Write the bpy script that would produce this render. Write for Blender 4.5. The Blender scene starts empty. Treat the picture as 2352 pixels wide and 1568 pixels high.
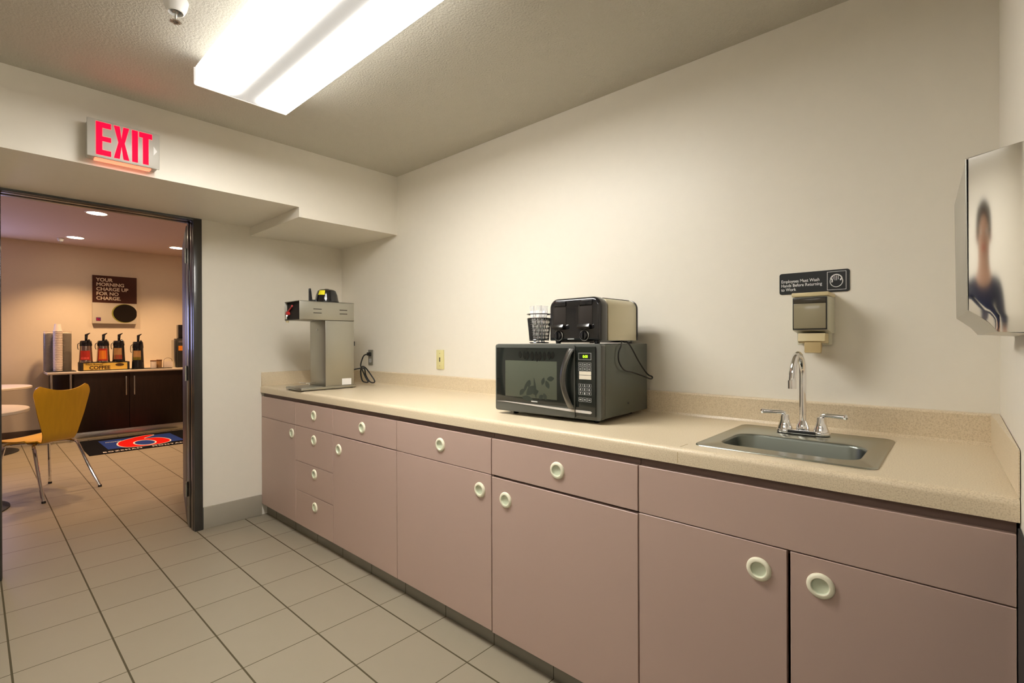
import bpy, bmesh, math, random
from mathutils import Vector, Matrix
random.seed(7)
PI = math.pi
S = bpy.context.scene
COL = S.collection

# ------------------------------------------------------------------ helpers
def mat(name, col, rough=.5, metal=0., spec=.5, emit=None, es=0., noise=0., nscale=20., bump=0., bscale=200., bdist=.001,
        trans=0., coat=0., alpha=1., ior=1.45, aniso=None):
    m = bpy.data.materials.new(name); m.use_nodes = True
    nt = m.node_tree; b = nt.nodes['Principled BSDF']
    b.inputs['Base Color'].default_value = (*col, 1)
    b.inputs['Roughness'].default_value = rough
    b.inputs['Metallic'].default_value = metal
    b.inputs['Specular IOR Level'].default_value = spec
    b.inputs['IOR'].default_value = ior
    b.inputs['Transmission Weight'].default_value = trans
    b.inputs['Coat Weight'].default_value = coat
    b.inputs['Alpha'].default_value = alpha
    if emit:
        b.inputs['Emission Color'].default_value = (*emit, 1); b.inputs['Emission Strength'].default_value = es
    tc = nt.nodes.new('ShaderNodeTexCoord')
    mp = nt.nodes.new('ShaderNodeMapping'); nt.links.new(tc.outputs['Object'], mp.inputs['Vector'])
    if aniso: mp.inputs['Scale'].default_value = aniso
    n = nt.nodes.new('ShaderNodeTexNoise'); n.inputs['Scale'].default_value = nscale; n.inputs['Detail'].default_value = 4
    nt.links.new(mp.outputs[0], n.inputs['Vector'])
    mx = nt.nodes.new('ShaderNodeMixRGB'); mx.blend_type = 'MIX'
    k = max(noise, .02)
    mx.inputs['Color1'].default_value = (*[c*(1-k) for c in col], 1)
    mx.inputs['Color2'].default_value = (*[min(1, c*(1+k)) for c in col], 1)
    nt.links.new(n.outputs['Fac'], mx.inputs['Fac']); nt.links.new(mx.outputs[0], b.inputs['Base Color'])
    if bump:
        n2 = nt.nodes.new('ShaderNodeTexNoise'); n2.inputs['Scale'].default_value = bscale; n2.inputs['Detail'].default_value = 3
        nt.links.new(mp.outputs[0], n2.inputs['Vector'])
        bp = nt.nodes.new('ShaderNodeBump'); bp.inputs['Strength'].default_value = bump; bp.inputs['Distance'].default_value = bdist
        nt.links.new(n2.outputs['Fac'], bp.inputs['Height']); nt.links.new(bp.outputs[0], b.inputs['Normal'])
    return m

class MB:
    """collects shapes and links them as ONE mesh object"""
    def __init__(s): s.bm = bmesh.new(); s.slot = 0
    def _add(s, t, M=None):
        if M is not None: bmesh.ops.transform(t, matrix=M, verts=t.verts)
        for f in t.faces: f.material_index = s.slot
        me = bpy.data.meshes.new('t'); t.to_mesh(me); t.free(); s.bm.from_mesh(me); bpy.data.meshes.remove(me); return s
    def box(s, x0, x1, y0, y1, z0, z1, bev=0, seg=2, M=None):
        t = bmesh.new(); bmesh.ops.create_cube(t, size=1)
        bmesh.ops.scale(t, vec=(abs(x1-x0), abs(y1-y0), abs(z1-z0)), verts=t.verts)
        bmesh.ops.translate(t, vec=((x0+x1)/2, (y0+y1)/2, (z0+z1)/2), verts=t.verts)
        if bev: bmesh.ops.bevel(t, geom=t.edges[:], offset=bev, segments=seg, affect='EDGES', profile=.5)
        return s._add(t, M)
    def prism(s, pts, axis, a, b, bev=0, seg=2, M=None):
        """pts: 2D outline; axis 'X': pts=(y,z); 'Y': pts=(x,z); 'Z': pts=(x,y)"""
        t = bmesh.new()
        def P(p, c): return {'X': (c, p[0], p[1]), 'Y': (p[0], c, p[1]), 'Z': (p[0], p[1], c)}[axis]
        va = [t.verts.new(P(p, a)) for p in pts]; vb = [t.verts.new(P(p, b)) for p in pts]
        t.faces.new(va); t.faces.new(vb[::-1]); n = len(pts)
        for i in range(n): t.faces.new((va[i], vb[i], vb[(i+1) % n], va[(i+1) % n]))
        bmesh.ops.recalc_face_normals(t, faces=t.faces)
        if bev:
            caps = [e for e in t.edges if (e.verts[0] in va and e.verts[1] in va) or (e.verts[0] in vb and e.verts[1] in vb)]
            bmesh.ops.bevel(t, geom=caps, offset=bev, segments=seg, affect='EDGES', profile=.5)
        return s._add(t, M)
    def lathe(s, prof, M=None, seg=32, ang=2*PI):
        """prof (r,z) around Z"""
        t = bmesh.new(); rings = []
        for r, z in prof:
            if r < 1e-6: rings.append([t.verts.new((0, 0, z))])
            else: rings.append([t.verts.new((r*math.cos(ang*i/seg), r*math.sin(ang*i/seg), z)) for i in range(seg)])
        for A, B in zip(rings, rings[1:]):
            for i in range(seg):
                j = (i+1) % seg
                if len(A) == 1 and len(B) == 1: break
                if len(A) == 1: t.faces.new((A[0], B[i], B[j]))
                elif len(B) == 1: t.faces.new((A[i], A[j], B[0]))
                else: t.faces.new((A[i], A[j], B[j], B[i]))
        bmesh.ops.recalc_face_normals(t, faces=t.faces)
        return s._add(t, M)
    def cyl(s, p0, p1, r, r1=None, seg=16):
        p0, p1 = Vector(p0), Vector(p1); d = p1-p0; L = d.length
        M = Matrix.Translation(p0) @ d.to_track_quat('Z', 'Y').to_matrix().to_4x4()
        r1 = r if r1 is None else r1
        return s.lathe([(0, 0), (r, 0), (r1, L), (0, L)], M, seg)
    def tube(s, pts, r, seg=10, smooth=True, closed=False):
        pts = [Vector(p) for p in pts]
        if smooth:
            q = []; n = len(pts)
            rng = range(n if closed else n-1)
            for i in rng:
                if closed: a, b, c, d = pts[i-1], pts[i], pts[(i+1) % n], pts[(i+2) % n]
                else: a, b, c, d = pts[max(i-1, 0)], pts[i], pts[i+1], pts[min(i+2, n-1)]
                for k in range(6):
                    u = k/6
                    q.append(.5*((2*b)+(-a+c)*u+(2*a-5*b+4*c-d)*u*u+(-a+3*b-3*c+d)*u**3))
            if not closed: q.append(pts[-1])
            pts = q
        rr = r if isinstance(r, (list, tuple)) else None
        t = bmesh.new(); rings = []; n = len(pts); up = None
        for i, p in enumerate(pts):
            if closed: tg = pts[(i+1) % n]-pts[i-1]
            else: tg = pts[min(i+1, n-1)]-pts[max(i-1, 0)]
            tg.normalize()
            if up is None: up = tg.orthogonal().normalized()
            up = (up - tg*up.dot(tg)).normalized(); sd = tg.cross(up)
            R = r if rr is None else rr[0]+(rr[-1]-rr[0])*i/(n-1)
            rings.append([t.verts.new(p+R*(math.cos(2*PI*k/seg)*up+math.sin(2*PI*k/seg)*sd)) for k in range(seg)])
        m = n if closed else n-1
        for i in range(m):
            A, B = rings[i], rings[(i+1) % n]
            for k in range(seg): t.faces.new((A[k], A[(k+1) % seg], B[(k+1) % seg], B[k]))
        if not closed: t.faces.new(rings[0][::-1]); t.faces.new(rings[-1])
        bmesh.ops.recalc_face_normals(t, faces=t.faces)
        return s._add(t)
    def grid(s, fn, nu, nv, thick=0):
        """surface patch fn(u,v)->xyz, optionally thickened along the normals"""
        t = bmesh.new(); V = [[t.verts.new(fn(i/nu, j/nv)) for j in range(nv+1)] for i in range(nu+1)]
        for i in range(nu):
            for j in range(nv): t.faces.new((V[i][j], V[i+1][j], V[i+1][j+1], V[i][j+1]))
        if thick:
            t.normal_update(); bmesh.ops.solidify(t, geom=t.faces[:], thickness=thick)
        bmesh.ops.recalc_face_normals(t, faces=t.faces)
        return s._add(t)
    def build(s, name, mats, parent=None, angle=32, loc=None):
        me = bpy.data.meshes.new(name); s.bm.to_mesh(me); s.bm.free()
        for m in (mats if isinstance(mats, (list, tuple)) else [mats]): me.materials.append(m)
        me.polygons.foreach_set('use_smooth', [True]*len(me.polygons))
        me.set_sharp_from_angle(angle=math.radians(angle)); me.update()
        o = bpy.data.objects.new(name, me); COL.objects.link(o)
        if parent: o.parent = parent
        if loc: o.location = loc
        return o

def tag(o, label=None, cat=None, group=None, kind=None):
    if label: o['label'] = label
    if cat: o['category'] = cat
    if group: o['group'] = group
    if kind: o['kind'] = kind
    return o
def thing(name, label, cat, loc=(0, 0, 0), rz=0, group=None):
    o = bpy.data.objects.new(name, None); COL.objects.link(o); o.empty_display_size = .05
    o.location = loc; o.rotation_euler = (0, 0, rz); return tag(o, label, cat, group)
def struct(name, mb, m, parent=None, label=None):
    o = mb.build(name, m, parent)
    if not parent: o['kind'] = 'structure'
    if label: o['label'] = label
    return o
def copy_tree(o, parent=None):
    c = o.copy(); COL.objects.link(c); c.parent = parent
    for ch in [x for x in COL.objects if x.parent == o]: copy_tree(ch, c)
    return c
def text(name, body, size, M, m, parent, off=0., ext=.0004, sx=1., align='LEFT', spacing=1., line=1.):
    cu = bpy.data.curves.new(name, 'FONT'); cu.body = body; cu.size = size; cu.offset = off; cu.extrude = ext
    cu.align_x = align; cu.space_character = spacing; cu.space_line = line; cu.resolution_u = 4
    t = bpy.data.objects.new('tmp', cu); COL.objects.link(t)
    dg = bpy.context.evaluated_depsgraph_get(); dg.update()
    me = bpy.data.meshes.new_from_object(t.evaluated_get(dg)); bpy.data.objects.remove(t); bpy.data.curves.remove(cu)
    me.transform(M @ Matrix.Scale(sx, 4, (1, 0, 0))); me.materials.clear(); me.materials.append(m); me.name = name
    o = bpy.data.objects.new(name, me); COL.objects.link(o); o.parent = parent; return o
def FX(x, y, z):   # text frame on a face looking towards +X (reads along +Y)
    return Matrix(((0, 0, 1, x), (1, 0, 0, y), (0, 1, 0, z), (0, 0, 0, 1)))
def FY(x, y, z):   # text frame on a face looking towards -Y (reads along +X)
    return Matrix(((1, 0, 0, x), (0, 0, -1, y), (0, 1, 0, z), (0, 0, 0, 1)))
def arc(cx, cy, r, a0, a1, n):
    return [(cx+r*math.cos(math.radians(a0+(a1-a0)*i/n)), cy+r*math.sin(math.radians(a0+(a1-a0)*i/n))) for i in range(n+1)]
def rrect(x0, x1, y0, y1, r, n=6):
    return arc(x1-r, y1-r, r, 0, 90, n)+arc(x0+r, y1-r, r, 90, 180, n)+arc(x0+r, y0+r, r, 180, 270, n)+arc(x1-r, y0+r, r, 270, 360, n)

# ------------------------------------------------------------------ materials
WALLC = (.82, .775, .68)
m_wall = mat('wall_paint', WALLC, .42, bump=.25, bscale=160, bdist=.0006)
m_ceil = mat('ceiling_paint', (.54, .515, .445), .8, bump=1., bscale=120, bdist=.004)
m_lwall = mat('lobby_wall_paint', (.80, .70, .57), .6, bump=.15, bscale=160, bdist=.0006)
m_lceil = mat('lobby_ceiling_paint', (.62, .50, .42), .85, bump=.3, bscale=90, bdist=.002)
m_lam = mat('mauve_laminate', (.50, .365, .308), .38, noise=.03, nscale=3, spec=.4)
m_lamd = mat('mauve_edge', (.19, .125, .105), .6)
m_gap = mat('dark_inside', (.02, .015, .012), .9)
m_knob = mat('cream_plastic', (.83, .80, .62), .35)
m_knobin = mat('cream_plastic_cup', (.62, .66, .50), .4)
m_chrome = mat('chrome', (.86, .86, .87), .06, metal=1)
m_mirror = mat('polished_steel', (.93, .92, .89), .075, metal=1)
m_steel = mat('brushed_steel', (.55, .54, .50), .30, metal=1, noise=.06, nscale=6, aniso=(1, 40, 1))
m_bowl = mat('sink_steel_shaded', (.20, .215, .19), .33, metal=1, noise=.04, nscale=5)  # sink steel darkened, the bowl's shade is put into the colour
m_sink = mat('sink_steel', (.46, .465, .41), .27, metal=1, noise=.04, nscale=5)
m_urn = mat('urn_steel', (.43, .42, .365), .38, metal=1, noise=.04, nscale=4)
m_black = mat('black_plastic', (.010, .010, .012), .10, coat=.6)
m_blackm = mat('black_matte', (.018, .018, .018), .6)
m_rubber = mat('black_cord', (.012, .012, .012), .45)
m_mwbody = mat('graphite_metal', (.125, .138, .122), .34, metal=.55)
m_mwfront = mat('graphite_plastic', (.080, .084, .076), .30)
m_mwglass = mat('black_glass', (.015, .018, .016), .07, spec=.6)
m_mwwin = mat('window_mesh', (.085, .095, .070), .16, noise=.08, nscale=4)
m_mwfl = mat('painted_reflection', (.038, .046, .036), .2); m_mwfl2 = mat('painted_reflection_dark', (.009, .010, .009), .15)  # tones of the reflection painted onto the microwave door
m_mwtrim = mat('satin_metal', (.66, .63, .60), .3, metal=.2)
m_cream = mat('cream_metal', (.62, .57, .42), .3, metal=.55, noise=.03, nscale=5, aniso=(1, 1, 12))
m_white = mat('white_plastic', (.86, .85, .83), .4)
m_wht = mat('white_print', (.8, .8, .8), .5)
m_grey = mat('grey_print', (.45, .47, .46), .5)
m_ivory = mat('ivory_plastic', (.74, .68, .34), .35)
m_plate = mat('grey_plate', (.20, .19, .15), .4)
m_red = mat('red_plastic', (.55, .03, .03), .35)
m_yel = mat('yellow_label', (.85, .78, .02), .5)
m_beige = mat('beige_plastic', (.62, .52, .30), .4)
m_tan = mat('tan_plastic', (.48, .36, .17), .4)
m_smoke = mat('smoked_plastic', (.30, .26, .17), .15, noise=.06, nscale=5)
m_smoked = mat('smoked_plastic_dark', (.05, .042, .03), .15)
m_dispw = mat('pale_plastic', (.60, .59, .47), .35)
m_signb = mat('black_sign', (.010, .012, .014), .3)
m_frame = mat('dark_bronze_paint', (.036, .033, .028), .28, noise=.1, nscale=9, coat=.3)
m_doorl = mat('door_leaf_paint', (.06, .052, .045), .4)
m_espr = mat('espresso_wood', (.020, .010, .006), .42, spec=.3, noise=.35, nscale=6, aniso=(6, 6, .7))
m_ltop = mat('pale_laminate', (.70, .62, .52), .35)
m_ply = mat('honey_plywood', (.66, .37, .022), .32, noise=.12, nscale=7, aniso=(6, 6, .8))
m_plye = mat('plywood_edge', (.75, .55, .25), .5)
m_table = mat('table_laminate', (.74, .66, .55), .35)
m_matb = mat('mat_black', (.008, .008, .010), .95, spec=.06, bump=.5, bscale=500)
m_matblue = mat('mat_blue', (.022, .045, .20), .95, spec=.06, bump=.5, bscale=500)
m_matred = mat('mat_red', (.60, .012, .008), .95, spec=.06)
m_matwht = mat('mat_white', (.66, .60, .56), .9)
m_postb = mat('poster_brown', (.060, .014, .006), .5)
m_postw = mat('poster_cream', (.66, .60, .50), .5)
m_postt = mat('poster_letters', (.85, .72, .58), .5)
m_coffee = mat('poster_coffee', (.012, .008, .005), .3)
m_green = mat('poster_green', (.30, .30, .06), .5)
m_foam = mat('foam_cup', (.85, .76, .70), .6)
m_clear = mat('clear_plastic', (.85, .78, .68), .2, trans=.75)
m_glass = mat('clear_glass', (.9, .85, .72), .08, trans=.9)
m_lidbr = mat('brown_lid', (.18, .07, .03), .5)
m_cofy = mat('coffee_yellow', (.72, .50, .10), .5)
m_cofd = mat('coffee_print', (.07, .035, .01), .5)
m_lr = mat('label_red', (.45, .03, .02), .5)
m_lo = mat('label_orange', (.85, .28, .02), .5)
m_lp = mat('label_coral', (.78, .10, .08), .5)
m_lg = mat('label_olive', (.28, .26, .03), .5)
m_ltan = mat('label_tan', (.40, .22, .09), .5)
m_lbase = mat('brown_base', (.085, .055, .042), .5)
m_cyl = mat('grey_tile', (.36, .33, .27), .4, noise=.05, nscale=6)
m_down = mat('downlight_glow', (1, 1, 1), .5, emit=(1, .82, .55), es=14)
m_exitw = mat('exit_white', (.50, .48, .43), .35)
m_exitr = mat('exit_red_glow', (.25, .001, .004), .7, spec=.15, emit=(1, .0004, .012), es=3.0)
m_exitl = mat('exit_lens_glow', (.8, .4, .3), .4, emit=(1, .16, .08), es=1.5)
m_led = mat('clock_glow', (.1, .2, 0), .4, emit=(.45, .95, .02), es=1.6)

def counter_mat():
    m = mat('beige_laminate', (.72, .585, .40), .33, noise=.03, nscale=8); nt = m.node_tree; b = nt.nodes['Principled BSDF']
    tc = nt.nodes.new('ShaderNodeTexCoord')
    n = nt.nodes.new('ShaderNodeTexNoise'); n.inputs['Scale'].default_value = 340; n.inputs['Detail'].default_value = 2
    nt.links.new(tc.outputs['Object'], n.inputs['Vector'])
    r = nt.nodes.new('ShaderNodeValToRGB')
    r.color_ramp.elements[0].position = .36; r.color_ramp.elements[0].color = (.60, .49, .335, 1)
    r.color_ramp.elements[1].position = .50; r.color_ramp.elements[1].color = (.72, .605, .43, 1)
    e = r.color_ramp.elements.new(.64); e.color = (.75, .64, .47, 1)
    nt.links.new(n.outputs['Fac'], r.inputs['Fac']); nt.links.new(r.outputs[0], b.inputs['Base Color'])
    return m
m_counter = counter_mat()

TX0, TX, TY0, TY = .775, .3046, -.740, .2962
def tile_mat(name, c1, c2, grout, axes='XY', rough=.38, offs=(TX0, TY0)):
    """square tiles with grout joints; axes picks which object axes carry joints"""
    m = bpy.data.materials.new(name); m.use_nodes = True; nt = m.node_tree; b = nt.nodes['Principled BSDF']; L = nt.links
    tc = nt.nodes.new('ShaderNodeTexCoord'); sp = nt.nodes.new('ShaderNodeSeparateXYZ'); L.new(tc.outputs['Object'], sp.inputs[0])
    def M(op, a, bb=None):
        n = nt.nodes.new('ShaderNodeMath'); n.operation = op
        for i, v in enumerate((a, bb)):
            if v is None: continue
            if isinstance(v, (int, float)): n.inputs[i].default_value = v
            else: L.new(v, n.inputs[i])
        return n.outputs[0]
    masks = []; ids = []
    for ax, o0, t, w in (('X', offs[0], TX, .0019), ('Y', offs[1], TY, .0033)):
        if ax not in axes: continue
        q = M('DIVIDE', M('SUBTRACT', sp.outputs[ax], o0), t)
        ids.append(M('FLOOR', q))
        d = M('MULTIPLY', M('ABSOLUTE', M('SUBTRACT', M('FRACT', M('ADD', q, .5)), .5)), t)
        masks.append(M('LESS_THAN', d, w))
    g = masks[0] if len(masks) == 1 else M('MAXIMUM', masks[0], masks[1])
    idv = M('ADD', M('MULTIPLY', ids[0], 12.9898), M('MULTIPLY', ids[-1], 78.233))
    rnd = M('FRACT', M('MULTIPLY', M('SINE', idv), 43758.5453))
    n = nt.nodes.new('ShaderNodeTexNoise'); n.inputs['Scale'].default_value = 7; n.inputs['Detail'].default_value = 5
    L.new(tc.outputs['Object'], n.inputs['Vector'])
    f = M('ADD', M('MULTIPLY', rnd, .5), M('MULTIPLY', n.outputs['Fac'], .5))
    mx = nt.nodes.new('ShaderNodeMixRGB'); mx.inputs[1].default_value = (*c1, 1); mx.inputs[2].default_value = (*c2, 1); L.new(f, mx.inputs[0])
    m2 = nt.nodes.new('ShaderNodeMixRGB'); L.new(g, m2.inputs[0]); L.new(mx.outputs[0], m2.inputs[1]); m2.inputs[2].default_value = (*grout, 1)
    L.new(m2.outputs[0], b.inputs['Base Color'])
    rr = nt.nodes.new('ShaderNodeMixRGB'); L.new(g, rr.inputs[0]); rr.inputs[1].default_value = (rough,)*3+(1,); rr.inputs[2].default_value = (.9, .9, .9, 1)
    L.new(rr.outputs[0], b.inputs['Roughness'])
    bp = nt.nodes.new('ShaderNodeBump'); bp.inputs['Strength'].default_value = .6; bp.inputs['Distance'].default_value = .002; bp.invert = True
    L.new(g, bp.inputs['Height']); L.new(bp.outputs[0], b.inputs['Normal'])
    return m
m_floor = tile_mat('floor_tile', (.300, .262, .196), (.335, .293, .220), (.075, .062, .030))
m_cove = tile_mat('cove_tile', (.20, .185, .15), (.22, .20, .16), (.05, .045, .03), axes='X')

def lamp_mat(LAMP):
    """lamp cover: two tubes glow through it side by side, dimmer between and towards the ends"""
    m = bpy.data.materials.new('lamp_cover_glow'); m.use_nodes = True; nt = m.node_tree; b = nt.nodes['Principled BSDF']; L = nt.links
    b.inputs['Base Color'].default_value = (.30, .29, .27, 1); b.inputs['Roughness'].default_value = .35
    tc = nt.nodes.new('ShaderNodeTexCoord'); sp = nt.nodes.new('ShaderNodeSeparateXYZ'); L.new(tc.outputs['Object'], sp.inputs[0])
    def M(op, a, bb=None, c=None):
        n = nt.nodes.new('ShaderNodeMath'); n.operation = op
        for i, v in enumerate((a, bb, c)):
            if v is None: continue
            if isinstance(v, (int, float)): n.inputs[i].default_value = v
            else: L.new(v, n.inputs[i])
        return n.outputs[0]
    d = M('SUBTRACT', M('ABSOLUTE', sp.outputs['Y']), .106)           # distance to the nearest tube
    d2 = M('MULTIPLY', d, d)
    outer = M('GREATER_THAN', d, 0.)
    gz = M('MAXIMUM', M('MULTIPLY', outer, M('EXPONENT', M('MULTIPLY', M('MULTIPLY', d2, d2), -1/(.115**4)))), M('EXPONENT', M('MULTIPLY', d2, -1/(.035**2))))
    e = nt.nodes.new('ShaderNodeMapRange'); e.inputs[1].default_value = .61; e.inputs[2].default_value = .53
    e.interpolation_type = 'SMOOTHSTEP'
    L.new(M('ABSOLUTE', sp.outputs['X']), e.inputs[0])
    st = M('MULTIPLY', M('MULTIPLY', gz, e.outputs[0]), LAMP)
    zf = nt.nodes.new('ShaderNodeMapRange'); zf.inputs[1].default_value = -.088; zf.inputs[2].default_value = -.098; zf.inputs[3].default_value = .07
    L.new(sp.outputs['Z'], zf.inputs[0])
    st = M('ADD', M('MULTIPLY', st, zf.outputs[0]), .32)
    b.inputs['Emission Color'].default_value = (1, .965, .90, 1); L.new(st, b.inputs['Emission Strength'])
    w = nt.nodes.new('ShaderNodeTexWave'); w.inputs['Scale'].default_value = 45; L.new(tc.outputs['Object'], w.inputs['Vector'])
    bp = nt.nodes.new('ShaderNodeBump'); bp.inputs['Strength'].default_value = .3; bp.inputs['Distance'].default_value = .001
    L.new(w.outputs['Fac'], bp.inputs['Height']); L.new(bp.outputs[0], b.inputs['Normal'])
    return m
m_lamp = lamp_mat(37.0); m_lamp2 = lamp_mat(11.0)
m_lampend = mat('lamp_end_glow', (.8, .78, .74), .4, emit=(1, .90, .84), es=.42)

# ------------------------------------------------------------------ dimensions
W, H = 3.794, 2.40              # kitchen width (x) and ceiling height
RB = -3.9                       # rear wall of the kitchen, behind the camera
LX, LH = -5.0, 2.53             # far lobby wall, lobby ceiling
WT = .12                        # thickness of the wall with the door
DY0, DY1, DZ = -1.968, -1.0, 2.085   # outer frame of the doorway

# ------------------------------------------------------------------ setting
struct('floor', MB().box(LX-.1, W+.1, -5.2, 1.3, -.1, 0), m_floor)
struct('wall_back', MB().box(-WT, W+.1, 0, .1, 0, H+.15), m_wall)
struct('wall_right', MB().box(W, W+.1, RB-.1, 0, 0, H+.15), m_wall)
struct('wall_rear', MB().box(-WT, W, RB-.1, RB, 0, H+.15), m_wall)
wl = MB().box(-WT+.005, 0, DY1, 0, 0, LH).box(-WT+.005, 0, RB, DY0, 0, LH).box(-WT+.005, 0, DY0, DY1, DZ, LH)
struct('wall_left', wl, m_wall)
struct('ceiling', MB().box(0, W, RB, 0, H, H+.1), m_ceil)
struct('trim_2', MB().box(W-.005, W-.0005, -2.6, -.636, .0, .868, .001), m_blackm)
# dropped bulkhead over the doorway, lower beside the back wall
SX, SB = .774, -.697
struct('trim_1', MB().box(0, SX, RB, SB, 2.05, H).box(0, SX, SB, 0, 1.99, H), m_wall)
# lobby
struct('wall_lobby_far', MB().box(LX-.1, LX, -5.2, 1.3, 0, LH+.1), m_lwall)
struct('wall_lobby_right', MB().box(LX, -WT, 1.2, 1.3, 0, LH+.1), m_lwall)
struct('wall_lobby_left', MB().box(LX, -WT, -5.2, -5.1, 0, LH+.1), m_lwall)
struct('wall_lobby_near', MB().box(-WT, -WT+.005, DY1, 1.2, 0, LH).box(-WT, -WT+.005, -5.1, DY0, 0, LH).box(-WT, -WT+.005, DY0, DY1, DZ, LH), m_lwall)
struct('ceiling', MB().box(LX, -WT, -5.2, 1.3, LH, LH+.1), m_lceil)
struct('baseboard_lobby', MB().box(LX, LX+.012, -5.1, -1.42, 0, .13, .003), m_lbase)
# kitchen baseboards of tile
struct('baseboard_left', MB().box(0, .011, DY1+.003, -.627, 0, .146, .004), m_cyl)
struct('baseboard_right', MB().box(W-.011, W, RB, -2.61, 0, .146, .004), m_cyl)
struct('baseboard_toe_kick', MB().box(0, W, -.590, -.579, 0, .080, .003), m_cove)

# door frame and open door leaf
d = bpy.data.objects.new('door_1', None); COL.objects.link(d); d['kind'] = 'structure'; d.location = (0, (DY0+DY1)/2, 0)
cy = (DY0+DY1)/2
def jamb(y, sgn):
    b = MB()   # face, rabbet and stop of a steel frame; sgn points into the opening
    for x0, x1, w in ((-.012+.0, .014, .048), (-WT-.014, -.088, .048), (-.088, -.055, .033), (-.055, -.012, .050), ):
        ya, yb = y, y+sgn*w
        b.box(x0, x1, min(ya, yb)-cy, max(ya, yb)-cy, 0, DZ-.04, .002)
    return b
jamb(DY1, -1).build('jamb', m_frame, d); jamb(DY0, 1).build('jamb', m_frame, d)
hd = MB()
for x0, x1, w in ((-.012, .014, .048), (-WT-.014, -.088, .048), (-.088, -.055, .033), (-.055, -.012, .050)):
    hd.box(x0, x1, DY0-cy, DY1-cy, DZ-w, DZ, .002)
hd.build('frame_head', m_frame, d)
hx, hy = -WT-.012, DY1-.030
fx, fy = -1.02, -.835
ang = math.atan2(fy-hy, fx-hx)
lf = MB().box(.012, .90, -.022, .022, .012, DZ-.06, .002)
leaf = lf.build('door_leaf', m_doorl, d); leaf.location = (hx, hy-cy, 0); leaf.rotation_euler = (0, 0, ang)
ed = MB().box(.004, .012, -.020, .020, .014, DZ-.062, .001); e_ = ed.build('edge_strip', m_steel, leaf)
hg = MB()
for z in (.25, 1.03, 1.82): hg.cyl((.003, .026, z-.05), (.003, .026, z+.05), .008, seg=10).box(-.002, .035, .0225, .0245, z-.045, z+.045)
hg.build('hinge', m_steel, leaf)

# ------------------------------------------------------------------ counter run
ZC, CB, CF = .925, .875, -.632
def counter():
    root = thing('countertop', 'long speckled beige laminate countertop with rounded front edge and raised backsplash', 'countertop', (W/2, -.32, ZC))
    def prof(y0, y1, cove=True):
        p = []
        if y0 <= CF+1e-6:
            p += [(CF+.020, CB-.0), (CF, CB+.002)] + arc(CF+.016, ZC-.016, .016, 180, 90, 6)
            p += [(CF+.05, ZC)]
        else: p += [(y0, CB+.01), (y0, ZC)]
        if y1 >= -.021:
            p += [(-.034, ZC), (-.027, ZC+.003), (-.022, ZC+.012), (-.021, 1.010)] + arc(-.016, 1.014, .006, 180, 90, 4) + [(-.0015, 1.021), (-.0015, CB+.01)]
        else: p += [(y1, ZC), (y1, CB+.01)]
        if y0 <= CF+1e-6: p += [(CF+.03, CB+.01)]
        return p
    SXa, SXb, SYa, SYb = 3.150, 3.520, -.500, -.262
    b = MB()
    full = prof(CF, 0)
    b.prism(full, 'X', .0015, SXa); b.prism(full, 'X', SXb, W-.0015)
    fr = [(CF+.020, CB), (CF, CB+.002)]+arc(CF+.016, ZC-.016, .016, 180, 90, 6)+[(CF+.05, ZC), (SYa, ZC), (SYa, CB+.01), (CF+.03, CB+.01)]
    b.prism(fr, 'X', SXa, SXb)
    bk = [(SYb, CB+.01), (SYb, ZC), (-.034, ZC), (-.027, ZC+.003), (-.022, ZC+.012), (-.021, 1.010)]+arc(-.016, 1.014, .006, 180, 90, 4)+[(-.0015, 1.021), (-.0015, CB+.01)]
    b.prism(bk, 'X', SXa, SXb)
    bmesh.ops.remove_doubles(b.bm, verts=b.bm.verts, dist=1e-5)
    M = Matrix.Translation((-W/2, .32, -ZC)); bmesh.ops.transform(b.bm, matrix=M, verts=b.bm.verts)
    b.build('worktop', m_counter, root, angle=25)
    e = MB().box(.0015, .020, -.628, -.021, ZC-.048, 1.021, .002, M=M); e.build('end_splash', m_counter, root)
    e = MB().prism([(W-.020, -.021), (W-.0035, -.631), (W-.0015, -.631), (W-.0015, -.021)], 'Z', ZC+.001, 1.021, .0006, 1, M=M); e.build('end_splash', m_counter, root)
    MB().box(3.094, 3.0955, CF-.0004, CF+.002, CB+.006, ZC-.012, M=M).box(3.094, 3.0955, CF+.017, -.56, ZC, ZC+.0006, M=M).build('joint_line', m_tan, root)
counter()

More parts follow.
